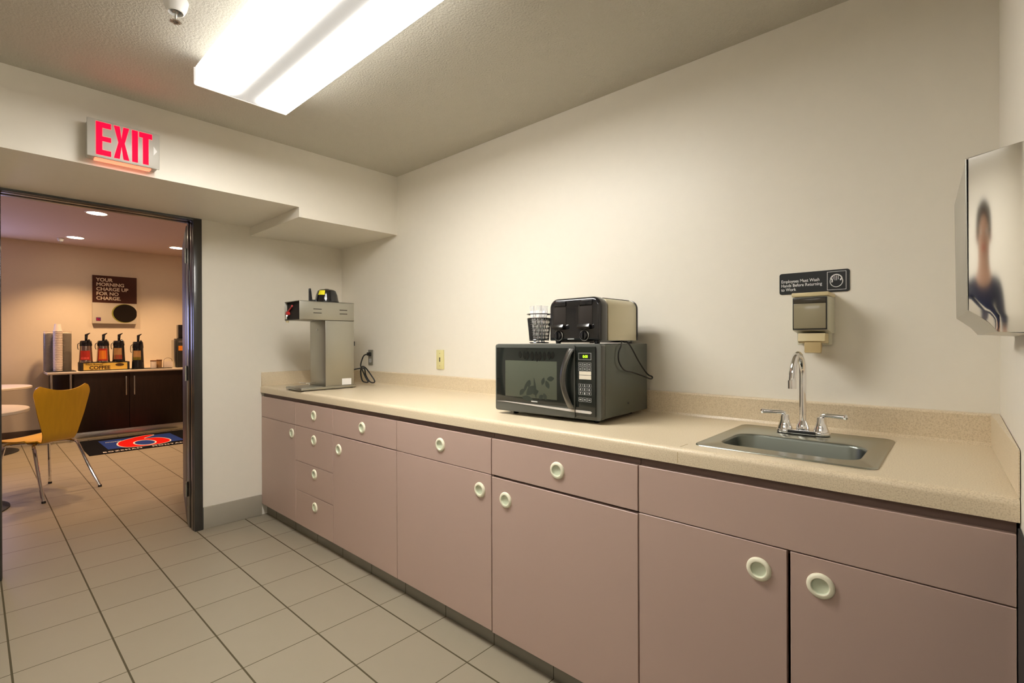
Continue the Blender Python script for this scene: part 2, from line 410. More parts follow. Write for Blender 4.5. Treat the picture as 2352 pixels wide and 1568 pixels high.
FY0 = -.6265      # front face of doors and drawers
def knob_mesh():
    p = [(0, .0006), (.0155, .0006), (.0180, .0015), (.0192, .0058), (.0208, .0070), (.0248, .0070), (.0285, .0052), (.0305, .0026), (.0309, 0)]
    b = MB(); Mx = Matrix.Rotation(PI/2, 4, 'X')
    b.lathe(p[:4], Mx, 40); b.slot = 1; b.lathe(p[3:], Mx, 40)
    o = b.build('handle', [m_knobin, m_knob]); return o
knob0 = knob_mesh(); knob_used = [False]
def knob(x, z, parent, ox):
    o = knob0 if not knob_used[0] else knob0.copy()
    if knob_used[0]: COL.objects.link(o)
    knob_used[0] = True
    o.parent = parent; o.location = (x-ox, FY0-(-.32), z)
def base_unit(x0, x1, label, fronts, knobs):
    """fronts: (name, x0, x1, z0, z1); knobs: per front (x, z) or None"""
    ox = (x0+x1)/2
    r = thing('base_cabinet', label, 'cabinet', (ox, -.32, 0), 0, 'mauve base cabinets under the countertop')
    g = .0012
    a, c = x0-ox+g, x1-ox-g; Yb = .308; Yf = -.285
    b = MB()
    b.box(a, a+.016, Yf, Yb, .081, .874).box(c-.016, c, Yf, Yb, .081, .874).box(a, c, Yf, Yb, .081, .097).box(a, c, Yb-.008, Yb, .081, .874)
    b.box(a, c, Yf-.003, Yf+.018, .845, .874).box(a, c, Yf, Yf+.016, .690, .716)
    b.build('carcass', m_lamd, r)
    for (nm, fx0, fx1, z0, z1), k in zip(fronts, knobs):
        f = MB().box(fx0-ox+.0021, fx1-ox-.0021, FY0+.32, -.2885, z0, z1, .0012, 1).build(nm, m_lam, r)
        if k: knob(k[0], k[1], f, ox)
    return r
X = [0.004, .556, 1.039, 1.671, 2.322, 2.965, W-.004]
ZT, ZB = .851, .080
base_unit(X[0], X[1], 'mauve base cabinet at the left end with a plain top panel and one door', [('top_panel', X[0], X[1], .7065, ZT), ('door', X[0], X[1], ZB, .7035)], [None, (.503, .647)])
base_unit(X[1], X[2], 'narrow mauve base cabinet with a stack of four drawers', [('drawer', X[1], X[2], .7065, ZT), ('drawer', X[1], X[2], .4815, .7035), ('drawer', X[1], X[2], .297, .4785), ('drawer', X[1], X[2], ZB, .294)],
          [(.807, .79), (.807, .640), (.812, .434), (.817, .234)])
base_unit(X[2], X[3], 'mauve base cabinet directly right of the four drawer stack, door knob on its left', [('drawer', X[2], X[3], .708, ZT), ('door', X[2], X[3], ZB, .7025)], [(1.356, .781), (1.107, .628)])
base_unit(X[3], X[4], 'mauve base cabinet left of the microwave front, door knob at its upper right corner', [('drawer', X[3], X[4], .7065, ZT), ('door', X[3], X[4], ZB, .7035)], [(2.005, .781), (2.256, .632)])
base_unit(X[4], X[5], 'mauve base cabinet under the microwave with a wide dark gap below its drawer', [('drawer', X[4], X[5], .7075, ZT), ('door', X[4], X[5], ZB-.004, .6985)], [(2.651, .780), (2.400, .621)])
base_unit(X[5], X[6], 'wide mauve base cabinet under the sink with two doors below one long panel', [('top_panel', X[5], X[6], .7065, ZT), ('door', X[5], 3.381, ZB, .7035), ('door', 3.385, X[6], ZB, .7035)],
          [None, (3.313, .636), (3.453, .638)])

# ------------------------------------------------------------------ sink
def sink():
    cx, cy_ = 3.335, -.330
    r = thing('sink', 'small rectangular stainless steel drop-in sink in the countertop under the soap dispenser', 'sink', (cx, cy_, ZC))
    X0, X1, Y0, Y1 = 3.112-cx, 3.560-cx, -.566-cy_, -.092-cy_
    bx0, bx1, by0, by1 = 3.160-cx, 3.510-cx, -.492-cy_, -.270-cy_
    n = 8; b = MB(); t = bmesh.new()
    def ring(x0, x1, y0, y1, rad, z): return [t.verts.new((p[0], p[1], z)) for p in rrect(x0, x1, y0, y1, rad, n)]
    R = [ring(X0, X1, Y0, Y1, .030, .0006), ring(X0+.0015, X1-.0015, Y0+.0015, Y1-.0015, .029, .0035), ring(X0+.006, X1-.006, Y0+.006, Y1-.006, .026, .0045),
         ring(X0+.010, X1-.010, Y0+.010, Y1-.010, .024, .0030),
         ring(bx0-.008, bx1+.008, by0-.008, by1+.008, .060, .0028), ring(bx0-.003, bx1+.003, by0-.003, by1+.003, .056, .0010),
         ring(bx0, bx1, by0, by1, .053, -.006), ring(bx0+.006, bx1-.006, by0+.006, by1-.006, .050, -.115),
         ring(bx0+.014, bx1-.014, by0+.014, by1-.014, .044, -.135), ring(bx0+.034, bx1-.034, by0+.034, by1-.034, .030, -.143)]
    for A, B in zip(R, R[1:]):
        m_ = len(A)
        for i in range(m_): t.faces.new((A[i], A[(i+1) % m_], B[(i+1) % m_], B[i]))
    t.faces.new(R[-1]); bmesh.ops.recalc_face_normals(t, faces=t.faces)
    b._add(t)
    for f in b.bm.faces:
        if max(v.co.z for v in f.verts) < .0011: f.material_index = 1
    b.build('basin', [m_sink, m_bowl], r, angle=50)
    MB().lathe([(0, .001), (.022, .001), (.034, .003), (.040, .002), (.041, 0)], Matrix.Translation(((bx0+bx1)/2, (by0+by1)/2, -.1432)), 24).build('drain', m_chrome, r)
sink()

def faucet():
    r = thing('faucet', 'chrome gooseneck faucet with two lever handles behind the sink basin', 'faucet', (3.322, -.170, ZC+.0045), math.radians(3))
    b = MB().prism(rrect(-.078, .078, -.026, .026, .024), 'Z', 0, .012, .004, 2)
    b.box(-.045, .045, -.0262, -.024, .002, .014, .001).build('base_plate', m_chrome, r)
    MB().box(-.040, .040, -.0272, -.0262, .003, .0125, .0004).build('dark_inlay', m_blackm, r)
    prof = [(.0, .010), (.0235, .010), (.0225, .016), (.0185, .026), (.0145, .040), (.0135, .052), (.0125, .058), (0, .062)]
    for s in (-1, 1):
        bb = MB().lathe(prof, Matrix.Translation((s*.052, 0, 0)), 24)
        bb.build('handle_hub', m_chrome, r)
        hb = MB(); L = .075
        hb.tube([(s*.052, 0, .060), (s*.060, -.002, .066), (s*.085, -.006, .0665), (s*.118, -.010, .066)], [.0058, .0072], 12)
        hb.lathe([(0, -.009), (.006, -.007), (.0082, 0), (.006, .007), (0, .009)], Matrix.Translation((s*.118, -.010, .066)), 14)
        hb.build('lever', m_chrome, r)
    sp = MB().lathe([(0, .010), (.019, .010), (.020, .018), (.018, .028), (.0135, .038), (.0115, .044), (0, .044)], None, 24)
    sp.tube([(0, 0, .04), (0, 0, .10), (0, 0, .160), (0, 0, .205), (-.002, -.012, .240), (-.006, -.040, .262), (-.010, -.068, .255), (-.012, -.090, .225), (-.013, -.099, .19), (-.0135, -.1, .178)], .0105, 16)
    sp.build('spout', m_chrome, r)
    MB().cyl((-.0135, -.1, .182), (-.0135, -.1, .156), .0128, seg=20).build('aerator', m_chrome, r)
faucet()

# ------------------------------------------------------------------ soap dispenser and hand-wash sign
def soap():
    r = thing('soap_dispenser', 'wall soap dispenser with smoked window and tan push lever above the faucet', 'soap dispenser', (3.333, 0, 1.195))
    z = lambda v: v-1.195
    MB().box(-.050, .047, -.060, -.001, z(1.222), z(1.400), .004).build('back_plate', m_dispw, r)
    b = MB().prism([(-.1155, z(1.272)), (-.1200, z(1.285)), (-.1200, z(1.384)), (-.001, z(1.390)), (-.001, z(1.262)), (-.05, z(1.262))], 'X', -.0525, .0535, .003)
    b.build('housing', m_dispw, r)
    MB().box(-.054, .055, -.1235, -.002, z(1.386), z(1.400), .003).build('lid', m_beige, r)
    MB().box(-.0505, .0505, -.1222, -.1195, z(1.274), z(1.383), .001).build('window_rim', m_blackm, r)
    MB().box(-.0475, .0475, -.1245, -.1215, z(1.278), z(1.3625), .0014).build('window', m_smoke, r)
    MB().box(-.0475, .0475, -.1240, -.1215, z(1.3635), z(1.380), .001).build('dark_slot', m_smoked, r)
    MB().prism([(-.112, z(1.262)), (-.118, z(1.236)), (-.106, z(1.228)), (-.002, z(1.228)), (-.002, z(1.262))], 'X', -.037, .044, .003).build('spout_block', m_beige, r)
    MB().prism([(-.121, z(1.232)), (-.124, z(1.197)), (-.112, z(1.195)), (-.098, z(1.227))], 'X', -.0160, .0335, .003).build('push_lever', m_tan, r)
soap()
def handsign():
    r = thing('hand_washing_sign', 'black wall sign with white lettering and hands pictogram above the soap dispenser', 'sign', (3.3215, 0, 1.445))
    MB().prism(rrect(-.1085, .1085, -.0385, .0385, .008), 'Y', -.0035, -.0005, .0006, 1).build('sign_plate', m_signb, r)
    text('lettering', 'Employees Must Wash\nHands Before Returning\nto Work', .0158, FY(-.1025, -.0040, .0035), m_wht, r, off=.00016, ext=.0003, sx=.84, line=.95)
    fr = MB()
    for a in ((.0425, .099, .0312, .0325), (.0425, .099, -.0315, -.0302), (.0425, .0438, -.0315, .0325), (.0977, .099, -.0315, .0325)):
        fr.box(a[0], a[1], -.0041, -.0034, a[2], a[3])
    fr.build('pictogram_border', m_wht, r)
    b = MB(); cx, cz = .070, .0005
    # cupped hands: ring of fingers over a bowl
    pts = [(cx+.0185*math.cos(t), cz+.020*math.sin(t)) for t in [math.radians(a) for a in range(155, 391, 12)]]
    b.tube([(p[0], -.0038, p[1]-.002) for p in pts], .0012, 6)
    pts = [(cx+.0175*math.cos(math.radians(a)), cz+.0195*math.sin(math.radians(a))) for a in range(20, 166, 12)]
    b.tube([(p[0], -.0038, p[1]+.001) for p in pts], .0020, 6)
    for dx, l in ((-.0095, .012), (-.0045, .016), (.0005, .016), (.0055, .013)):
        b.tube([(cx+dx, -.0038, cz+.0165), (cx+dx+.0006, -.0038, cz+.0165-l)], .0010, 6, smooth=False)
    b.tube([(cx-.0155, -.0038, cz+.008), (cx-.012, -.0038, cz+.001), (cx-.0135, -.0038, cz-.006)], .0024, 6)
    b.tube([(cx+.0165, -.0038, cz+.009), (cx+.0135, -.0038, cz+.004), (cx+.012, -.0038, cz+.0)], .0026, 6)
    b.build('hands_pictogram', m_wht, r)
handsign()

# ------------------------------------------------------------------ towel dispenser on the right wall
def towel():
    y0, y1 = -.88, -.52
    r = thing('towel_dispenser', 'large polished steel paper towel dispenser on the right wall', 'towel dispenser', (W, (y0+y1)/2, 1.42))
    M = Matrix.Translation((-W, -(y0+y1)/2, -1.42))
    # body: front a little closer to the room at its far side, near side face bulging and mirror bright
    out = [(3.716, 1.290), (3.713, 1.546), (W-.001, 1.560), (W-.001, 1.2485), (3.751, 1.2525), (3.740, 1.268)]
    t = bmesh.new(); n = len(out)
    va = [t.verts.new((x, y0, z)) for x, z in out]
    vb = [t.verts.new((x-(.016 if x < 3.76 else 0), y1, z-.003)) for x, z in out]
    t.faces.new(vb)
    for i in range(n): t.faces.new((va[i], va[(i+1) % n], vb[(i+1) % n], vb[i]))
    bmesh.ops.recalc_face_normals(t, faces=t.faces)
    b = MB(); b._add(t, M); b.build('housing', m_steel, r, angle=20)
    MB().box(W-.006, W-.001, y0+.02, y1-.02, 1.28, 1.53, M=M).build('wall_mount_plate', m_steel, r)
    xa, xb, za, zb = 3.716, W-.002, 1.252, 1.580
    def lo(x):   # lower outline with the chamfered corner
        return 1.289-(x-3.716)*.84 if x < 3.740 else (1.2685-(x-3.740)*1.5 if x < 3.751 else 1.252-(x-3.751)*.04)
    def face(u, v):
        x = xa+(xb-xa)*u; z0 = lo(x); z1 = 1.5455+.16*(x-3.716); z = z0+(z1-z0)*v
        q = x-3.717; bul = .178*q-1.15*q*q-.002*max(0, .08-v)/.08
        return (x, y0-.0045-bul, z)
    b = MB().grid(face, 24, 40); bmesh.ops.transform(b.bm, matrix=M, verts=b.bm.verts); b.build('side_cover', m_mirror, r, angle=60)
    MB().tube([(3.7148, y0-.001, 1.289), (3.7128, y0-.001, 1.546)], .0013, 6, smooth=False).tube([(3.7128, y0-.001, 1.546), (W-.003, y0-.001, 1.559)], .0013, 6, smooth=False).build('rim', m_steel, r, loc=(-W, -(y0+y1)/2, -1.42))
towel()

# ------------------------------------------------------------------ outlets
def outlet():
    r = thing('wall_outlet', 'dark metal wall outlet with a black plug beside the coffee brewer', 'outlet', (.430, 0, 1.120))
    MB().box(-.030, .030, -.006, -.0005, -.057, .057, .002).build('cover_plate', m_plate, r)
    for z in (-.024, .024):
        MB().prism(rrect(-.014, .014, z-.015, z+.015, .008), 'Y', -.0085, -.0055).build('socket', m_grey if z < 0 else m_blackm, r)
outlet()
r = thing('wall_jack', 'ivory wall plate with a small jack left of the microwave', 'wall plate', (1.249, 0, 1.122))
MB().box(-.036, .036, -.008, -.0005, -.062, .062, .0025).build('cover_plate', m_ivory, r)
MB().box(-.004, .004, -.0092, -.0075, -.014, .014, .0005).box(-.0045, .0045, -.0093, -.0080, .008, .012).build('jack_slot', m_blackm, r)
for z in (.040, -.040): MB().lathe([(0, 0), (.003, 0), (.003, .001), (0, .0012)], Matrix.Translation((0, -.008, z)) @ Matrix.Rotation(PI/2, 4, 'X'), 10).build('screw', m_tan, r)

# ------------------------------------------------------------------ microwave
def microwave():
    r = thing('microwave_oven', 'black and graphite microwave oven with window door on the beige countertop', 'microwave', (2.455, -.262, ZC+.0005), math.radians(2.4))
    Wd, D0, Z0, Z1 = .520, .405, .018, .302
    x0, x1, yf, yb = -Wd/2, Wd/2, -.205, .200
    b = MB().box(x0+.003, x1-.001, yf+.040, yb, Z0, Z1-.001, .003)
    for i in range(6): pass
    b.build('body', m_mwbody, r)
    f = MB()
    f.prism(rrect(x0, x1, Z0-.004, Z1, .012), 'Y', yf+.004, yf+.0385, .003, 2)
    f.build('front_bezel', m_mwfront, r)
    xs = .152
    # door
    dr = MB().prism(rrect(x0+.002, xs-.0012, Z0-.002, Z1-.002, .010), 'Y', yf-.004, yf+.0035, .0025, 2).build('door', m_mwfront, r)
    MB().box(x0+.010, xs-.006, yf-.0052, yf-.0035, Z0+.040, Z1-.016, .0004).build('door_glass', m_mwglass, dr)
    wx0, wx1, wz0, wz1 = x0+.060, xs-.084, Z0+.062, Z1-.070
    MB().box(wx0, wx1, yf-.0058, yf-.0048, wz0, wz1, .0003).build('window', m_mwwin, dr)
    def leafs(cx, cz, a, l, w, m_=None):  # flat leaf shapes imitating a reflection in the door glass
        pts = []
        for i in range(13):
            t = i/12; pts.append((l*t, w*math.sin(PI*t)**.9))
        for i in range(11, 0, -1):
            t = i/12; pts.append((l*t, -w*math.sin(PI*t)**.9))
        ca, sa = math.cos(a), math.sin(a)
        MB().prism([(cx+p[0]*ca-p[1]*sa, cz+p[0]*sa+p[1]*ca) for p in pts], 'Y', yf-.0062, yf-.0050).build('leaf_reflection', m_ or m_mwfl, dr)
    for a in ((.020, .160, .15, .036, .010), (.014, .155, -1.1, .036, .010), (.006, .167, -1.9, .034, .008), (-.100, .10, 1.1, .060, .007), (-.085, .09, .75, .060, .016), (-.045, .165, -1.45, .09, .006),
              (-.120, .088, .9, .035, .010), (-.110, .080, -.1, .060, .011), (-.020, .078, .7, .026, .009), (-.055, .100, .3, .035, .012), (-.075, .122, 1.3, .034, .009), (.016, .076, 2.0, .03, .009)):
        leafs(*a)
    for k in range(9): leafs(-.118+k*.021, .272, -1.57+.12*math.sin(k*2.1), .030+.014*(1-abs(k-4)/4), .0085, m_mwfl2)  # dark fringe of the same painted reflection
    # silver sweep line under the window, arched door pull
    MB().prism([(x0+.010, Z0+.036), (x0+.060, Z0+.036), (xs-.002, Z0+.022), (xs-.002, Z0+.032), (x0+.06, Z0+.039)], 'Y', yf-.0062, yf-.0045).build('silver_line', m_mwtrim, dr)
    MB().prism([(xs+.002, Z0+.022), (x1-.040, Z0+.021), (x1-.034, Z0+.026), (x1-.040, Z0+.031), (xs+.002, Z0+.032)], 'Y', yf-.0062, yf-.0040).build('silver_line', m_mwtrim, r)
    h = MB()
    def hfn(u, v):
        z = Z0+.038+u*.226; bow = math.sin(PI*u)
        return (xs-.022-.024*bow+v*(.022-.006*bow), yf-.010-.020*bow**.8-.004*math.sin(PI*v), z)
    h.grid(hfn, 24, 6, thick=.006); h.box(xs-.024, xs-.006, yf-.012, yf-.004, Z0+.036, Z0+.048, .002).box(xs-.024, xs-.006, yf-.012, yf-.004, Z1-.030, Z1-.018, .002)
    h.build('door_handle', m_mwtrim2, dr)
    # control panel
    px0, px1 = xs+.002, x1-.020
    p = MB().box(px0, px1, yf-.0035, yf+.0035, Z0+.010, Z1-.010, .002).build('control_panel', m_mwglass, r)
    def frame(b, a, c, z0, z1, w=.0009, y=yf-.0042):
        b.box(a, c, y, y+.0008, z1-w, z1).box(a, c, y, y+.0008, z0, z0+w).box(a, a+w, y, y+.0008, z0, z1).box(c-w, c, y, y+.0008, z0, z1)
    kx = [px0+.013, px0+.0325, px0+.052]; kw = .0165
    b = MB(); frame(b, kx[0], kx[2]+kw, Z1-.060, Z1-.034, .0012); b.build('display_frame', m_grey, p)
    text('clock_digits', '0:00', .0150, FY(kx[0]+.019, yf-.0044, Z1-.0525), m_led, p, off=.0001, ext=.0002, sx=.85)
    for row, z in enumerate((Z1-.085, Z1-.102)):
        for x in kx:
            b = MB(); frame(b, x, x+kw, z, z+.0145); b.box(x+.004, x+kw-.004, yf-.0042, yf-.0036, z+.0045, z+.0062).box(x+.004, x+kw-.004, yf-.0042, yf-.0036, z+.0080, z+.0095).build('button', m_grey, p)
    for i, z in enumerate((Z1-.163, Z1-.178, Z1-.193)):
        for j, x in enumerate(kx):
            b = MB(); frame(b, x, x+kw, z, z+.0115, .0006); b.build('button', m_grey, p)
            text('digit', str(i*3+j+1), .0105, FY(x+.0055, yf-.0044, z+.002), m_wht, p, off=.0002, ext=.0002)
    for x in kx:
        b = MB(); frame(b, x, x+kw, Z1-.219, Z1-.204); b.box(x+.004, x+kw-.004, yf-.0042, yf-.0036, Z1-.2135, Z1-.2095).build('button', m_grey, p)
    MB().box(kx[0]+.003, kx[2]+kw, yf-.0044, yf-.0036, Z1-.1175, Z1-.1040).box(kx[0]+.003, kx[2]+kw, yf-.0044, yf-.0036, Z1-.1340, Z1-.1190).build('sticker', m_sticker, p)
    MB().box(-.060, -.028, yf-.0058, yf-.0050, Z0+.0455, Z0+.0505, .0004).build('badge', m_grey, dr)
    ft = MB()
    for x, y in ((x0+.075, yf+.05), (x1-.045, yf+.05), (x0+.075, yb-.05), (x1-.06, yb-.05)):
        MB().lathe([(0, 0), (.010, 0), (.012, .004), (.012, .020), (0, .020)], Matrix.Translation((x, y, 0)), 14).build('foot', m_black, r)
    MB().lathe([(0, 0), (.0045, 0), (.003, .002), (0, .002)], Matrix.Translation((x1-.001, .02, Z0+.042)) @ Matrix.Rotation(PI/2, 4, 'Y'), 12).build('side_screw', m_black, r)
m_mwtrim2 = mat('gunmetal', (.17, .17, .16), .28, metal=1)
m_sticker = mat('cream_sticker', (.74, .68, .56), .5)
microwave()

# ------------------------------------------------------------------ toaster
MT = ZC+.3033
def toaster():
    w, dp, h = .250, .290, .182
    r = thing('toaster', 'black four-slice toaster with cream metal sides standing on the microwave', 'toaster', (2.582, -.277, MT), math.radians(-1.5))
    def shell(w_, h_, rr): return [(-w_/2, .012), (-w_/2, h_*.45)]+[(-w_/2+rr-rr*math.cos(t)*1., h_-rr+rr*math.sin(t)) for t in [math.radians(a) for a in range(10, 91, 10)]]+[(w_/2-rr+rr*math.cos(t), h_-rr+rr*math.sin(t)) for t in [math.radians(a) for a in range(90, -1, -10)]]+[(w_/2, h_*.45), (w_/2, .012)]
    MB().prism(shell(w-.006, h-.004, .034), 'Y', -.085, .130, .002).build('metal_sides', m_cream, r)
    MB().prism(shell(w, h, .040), 'Y', -.145, -.0855, .014, 4).build('front_housing', m_black, r)
    MB().prism(shell(w-.002, h-.002, .036), 'Y', .1305, .142, .004).build('rear_housing', m_black, r)
    sl = MB()
    for x in (-.082, -.038, .038, .082): sl.box(x-.012, x+.012, -.075, .120, h-.0035, h-.0030+.001)
    sl.build('bread_slots', m_gap, r)
    MB().box(-.104, .104, -.120, .135, .004, .012).build('base', m_black, r)
    for sx in (-1, 1):
        for yy in (-.120, .120): MB().lathe([(0, 0), (.010, 0), (.012, .012), (0, .012)], Matrix.Translation((sx*.095, yy, 0)), 12).build('foot', m_black, r)
    y = -.1452
    for s, cx in (('a', -.066), ('b', .060)):
        MB().box(cx-.034, cx-.028, y-.0012, y+.001, .060, .150, .0003).box(cx-.028, cx+.030, y-.0010, y+.001, .060, .146, .0003).build('lever_recess', m_gap, r)
        MB().prism([(cx-.030, .150), (cx+.030, .150), (cx+.030, .168), (cx-.020, .168)], 'Y', y-.004, y+.006, .002).build('top_shine_trim', m_black, r)
        MB().prism([(y, .070), (y-.018, .076), (y-.024, .066), (y-.020, .058), (y, .056)], 'X', cx-.027, cx+.029, .002).build('push_lever', m_black, r)
        k = MB().lathe([(.0195, 0), (.0215, .002), (.0215, .004), (.0195, .005)], Matrix.Translation((cx-.006, y, .032)) @ Matrix.Rotation(PI/2, 4, 'X'), 32).build('dial_ring', m_steel, r)
        MB().lathe([(0, 0), (.0185, 0), (.0170, .010), (.015, .012), (0, .012)], Matrix.Translation((cx-.006, y, .032)) @ Matrix.Rotation(PI/2, 4, 'X'), 28).box(cx-.0085, cx-.0035, y-.019, y-.010, .018, .046, .002).build('browning_dial', m_black, r)
    MB().box(-.028, .004, y-.0012, y, .0165, .0200, .0004).build('badge', m_grey, r)
    cord = MB().tube([(.100, .045, .010), (.118, .040, .006), (.139, .030, .004), (.1465, .050, -.020), (.1470, .105, -.075), (.150, .168, -.128), (.158, .196, -.142), (.160, .180, -.150), (.150, .130, -.135), (.1470, .060, -.118), (.1468, -.010, -.104), (.1466, -.048, -.070), (.1466, -.050, -.035), (.1455, -.030, -.010), (.130, .0, .0045), (.105, .03, .008)], .0030, 8)
    cord.build('power_cord', m_rubber, r)
toaster()

def utensil_cup():
    r = thing('utensil_cup', 'black mesh cup standing on the microwave left of the toaster', 'cup', (2.385, -.398, MT))
    for z, R in ((.124, .0515), (.106, .0500), (.016, .0415), (.004, .0405)): MB().tube([(R*math.cos(2*PI*i/24), R*math.sin(2*PI*i/24), z) for i in range(24)], .0022, 6, smooth=False, closed=True).build('rim_ring', m_black, r)
    MB().lathe([(0, .001), (.040, .001), (.040, .003), (0, .003)], None, 24).build('cup_floor', m_black, r)
    b = MB()
    for i in range(52):
        for sg in (1, -1):
            a = 2*PI*i/52; a2 = a+sg*.35
            b.tube([(.0410*math.cos(a), .0410*math.sin(a), .012), (.0500*math.cos(a2), .0500*math.sin(a2), .106)], .0008, 4, smooth=False)
    b.build('wire_mesh', m_blackm, r)
utensil_cup()
def fork():
    r = thing('plastic_fork', 'white plastic fork standing in the black mesh cup', 'fork', (0, 0, 0))
    b = MB().box(-.0035, .0035, -.0012, .0012, 0, .105, .0008)
    b.prism([(-.0035, .105), (-.011, .122), (-.011, .135), (.011, .135), (.011, .122), (.0035, .105)], 'Y', -.0009, .0009)
    for k in range(4): b.box(-.011+k*.0062, -.0085+k*.0062, -.0008, .0008, .134, .156)
    b.build('fork_body', m_white, r); return r
f0 = fork(); first = True
GRP = 'plastic forks in the mesh cup'
for i in range(9):
    o = f0 if first else copy_tree(f0); first = False
    a = i*2*PI/9+.3; R = .021 if i % 3 else .008
    o.location = (2.385+R*math.cos(a), -.398+R*math.sin(a), MT+.0045)
    tl = .10 if i % 2 else .14
    o.rotation_euler = (-tl*math.sin(a)*.8, tl*math.cos(a)*.8, random.uniform(-.6, .6)); o['group'] = GRP
    o['label'] = 'white plastic fork standing tines up in the black mesh cup by the toaster'

# ------------------------------------------------------------------ coffee brewer
def brewer():
    ox, oy = .545, -.455
    r = thing('coffee_brewer', 'tall stainless steel coffee brewer standing at the left end of the countertop', 'coffee maker', (ox, oy, ZC+.0006), math.radians(0))
    # local extents
    x0, x1 = -.115, .103
    MB().box(x0, x1+.008, -.180, .200, .004, .020, .004).build('drip_base', m_urn, r)
    MB().box(x0+.012, x1-.008, -.170, -.030, .0195, .0225, .001).build('drip_tray', m_steel, r)
    MB().box(x0, x1, -.015, .190, .020, .452, .003).build('column', m_urn, r)
    hd = MB().box(x0, x0+.004, -.185, .190, .4525, .575, .001).box(x1-.004, x1, -.185, .190, .4525, .575, .001).box(x0, x1, -.185, .190, .571, .575, .001).box(x0, x1, -.175, .190, .4525, .4565, .001).box(x0+.004, x1-.004, -.095, .188, .456, .572)
    hd.build('head', m_urn, r)
    MB().box(x0+.005, x1-.005, -.170, -.096, .458, .570).build('control_recess', m_gap, r)
    for y in (-.095, .085):
        for z in (.497, .522): MB().box(x1-.0005, x1+.0015, y, y+.055, z, z+.0045, .0006).build('vent_slot', m_gap, r)
    MB().tube([(-.078, -.168, .500), (-.070, -.176, .515), (-.030, -.178, .535), (-.004, -.184, .545)], .0055, 8).lathe([(0, 0), (.014, 0), (.014, .018), (0, .018)], Matrix.Translation((-.080, -.170, .498)) @ Matrix.Rotation(PI/2, 4, 'X'), 14).build('faucet_handle', m_red, r)
    MB().tube([(-.078, -.098, .492), (-.078, -.160, .492), (-.078, -.186, .482), (-.078, -.188, .462)], .009, 10).box(-.05, .02, -.168, -.156, .484, .496, .003).build('faucet_pipe', m_chrome, r)
    MB().cyl((-.095, -.176, .4520), (-.095, -.176, .440), .009).build('brass_tip', m_beige, r)
    MB().box(x1+.0003, x1+.001, .100, .168, .024, .066).build('rating_label', m_white, r)
    t = MB().tube([(-.05, -.12, .045), (0, -.12, .046), (.03, -.10, .045), (0, -.03, .045)], .0025, 6).tube([(.0, -.075, .022), (.0, -.075, .046)], .003, 6, smooth=False)
    t.build('wire_stand', m_chrome, r)
    MB().lathe([(0, 0), (.006, 0), (.006, .002), (0, .002)], Matrix.Translation((-.01, -.0155, .395)) @ Matrix.Rotation(PI/2, 4, 'X'), 10).build('indicator', m_white, r)
    MB().box(x1-.030, x1-.006, .190, .200, .285, .315, .002).build('rear_switch', m_blackm, r)
    for sx in (x0+.02, x1-.02):
        for yy in (-.16, .18): MB().cyl((sx, yy, 0), (sx, yy, .006), .010).build('foot', m_black, r)
    w = lambda X_, Y_, Z_: (X_-ox, Y_-oy, Z_-ZC)
    c = MB().tube([w(.418, -.022, 1.146), w(.395, -.050, 1.138), w(.330, -.060, 1.095), w(.270, -.070, 1.062)] and
        [w(.430, -.020, 1.146), w(.425, -.055, 1.135), w(.440, -.085, 1.095), w(.470, -.110, 1.060), w(.52, -.125, 1.030), w(.575, -.135, .985), w(.600, -.130, .954), w(.560, -.120, .946), w(.500, -.115, .955),
         w(.470, -.110, 1.01), w(.500, -.120, 1.055), w(.560, -.125, 1.050), w(.625, -.120, 1.000), w(.655, -.110, .958), w(.615, -.105, .946), w(.560, -.100, .958), w(.535, -.11, 1.0), w(.57, -.14, 1.045), w(.60, -.20, 1.05), w(.600, -.262, 1.04)], .0048, 8)
    c.build('power_cord', m_rubber, r)
    MB().prism([(-.012, -.012), (.012, -.012), (.012, .012), (-.012, .012)], 'Y', -.030, -.0095, .003, M=Matrix.Translation((.430-ox, 0-oy, 1.145-ZC))).build('plug', m_rubber, r)
    return r
brewer()
def basket():
    r = thing('brew_basket', 'black brew basket with yellow label turned over on top of the coffee brewer', 'brew basket', (.560, -.415, 1.5012))
    r.scale = (.78, .78, 1)
    MB().lathe([(0, 0), (.098, 0), (.100, .006), (.094, .020), (.088, .050), (.074, .078), (.060, .086), (.020, .088), (.018, .092), (0, .092)], None, 36).build('basket_body', m_black, r)
    MB().prism([(-.150, .002), (-.150, .088), (-.140, .092), (-.134, .085), (-.122, .016), (-.090, .016), (-.090, .002)], 'X', -.012, .012, .003, M=Matrix.Rotation(math.radians(-8), 4, 'Z')).build('handle', m_black, r)
    lb = MB().grid(lambda u, v: ((.0925-.016*v)*math.cos(math.radians(-75+u*38)), (.0925-.016*v)*math.sin(math.radians(-75+u*38)), .048+v*.030), 8, 2); lb.build('warning_label', m_yel, r)
basket()

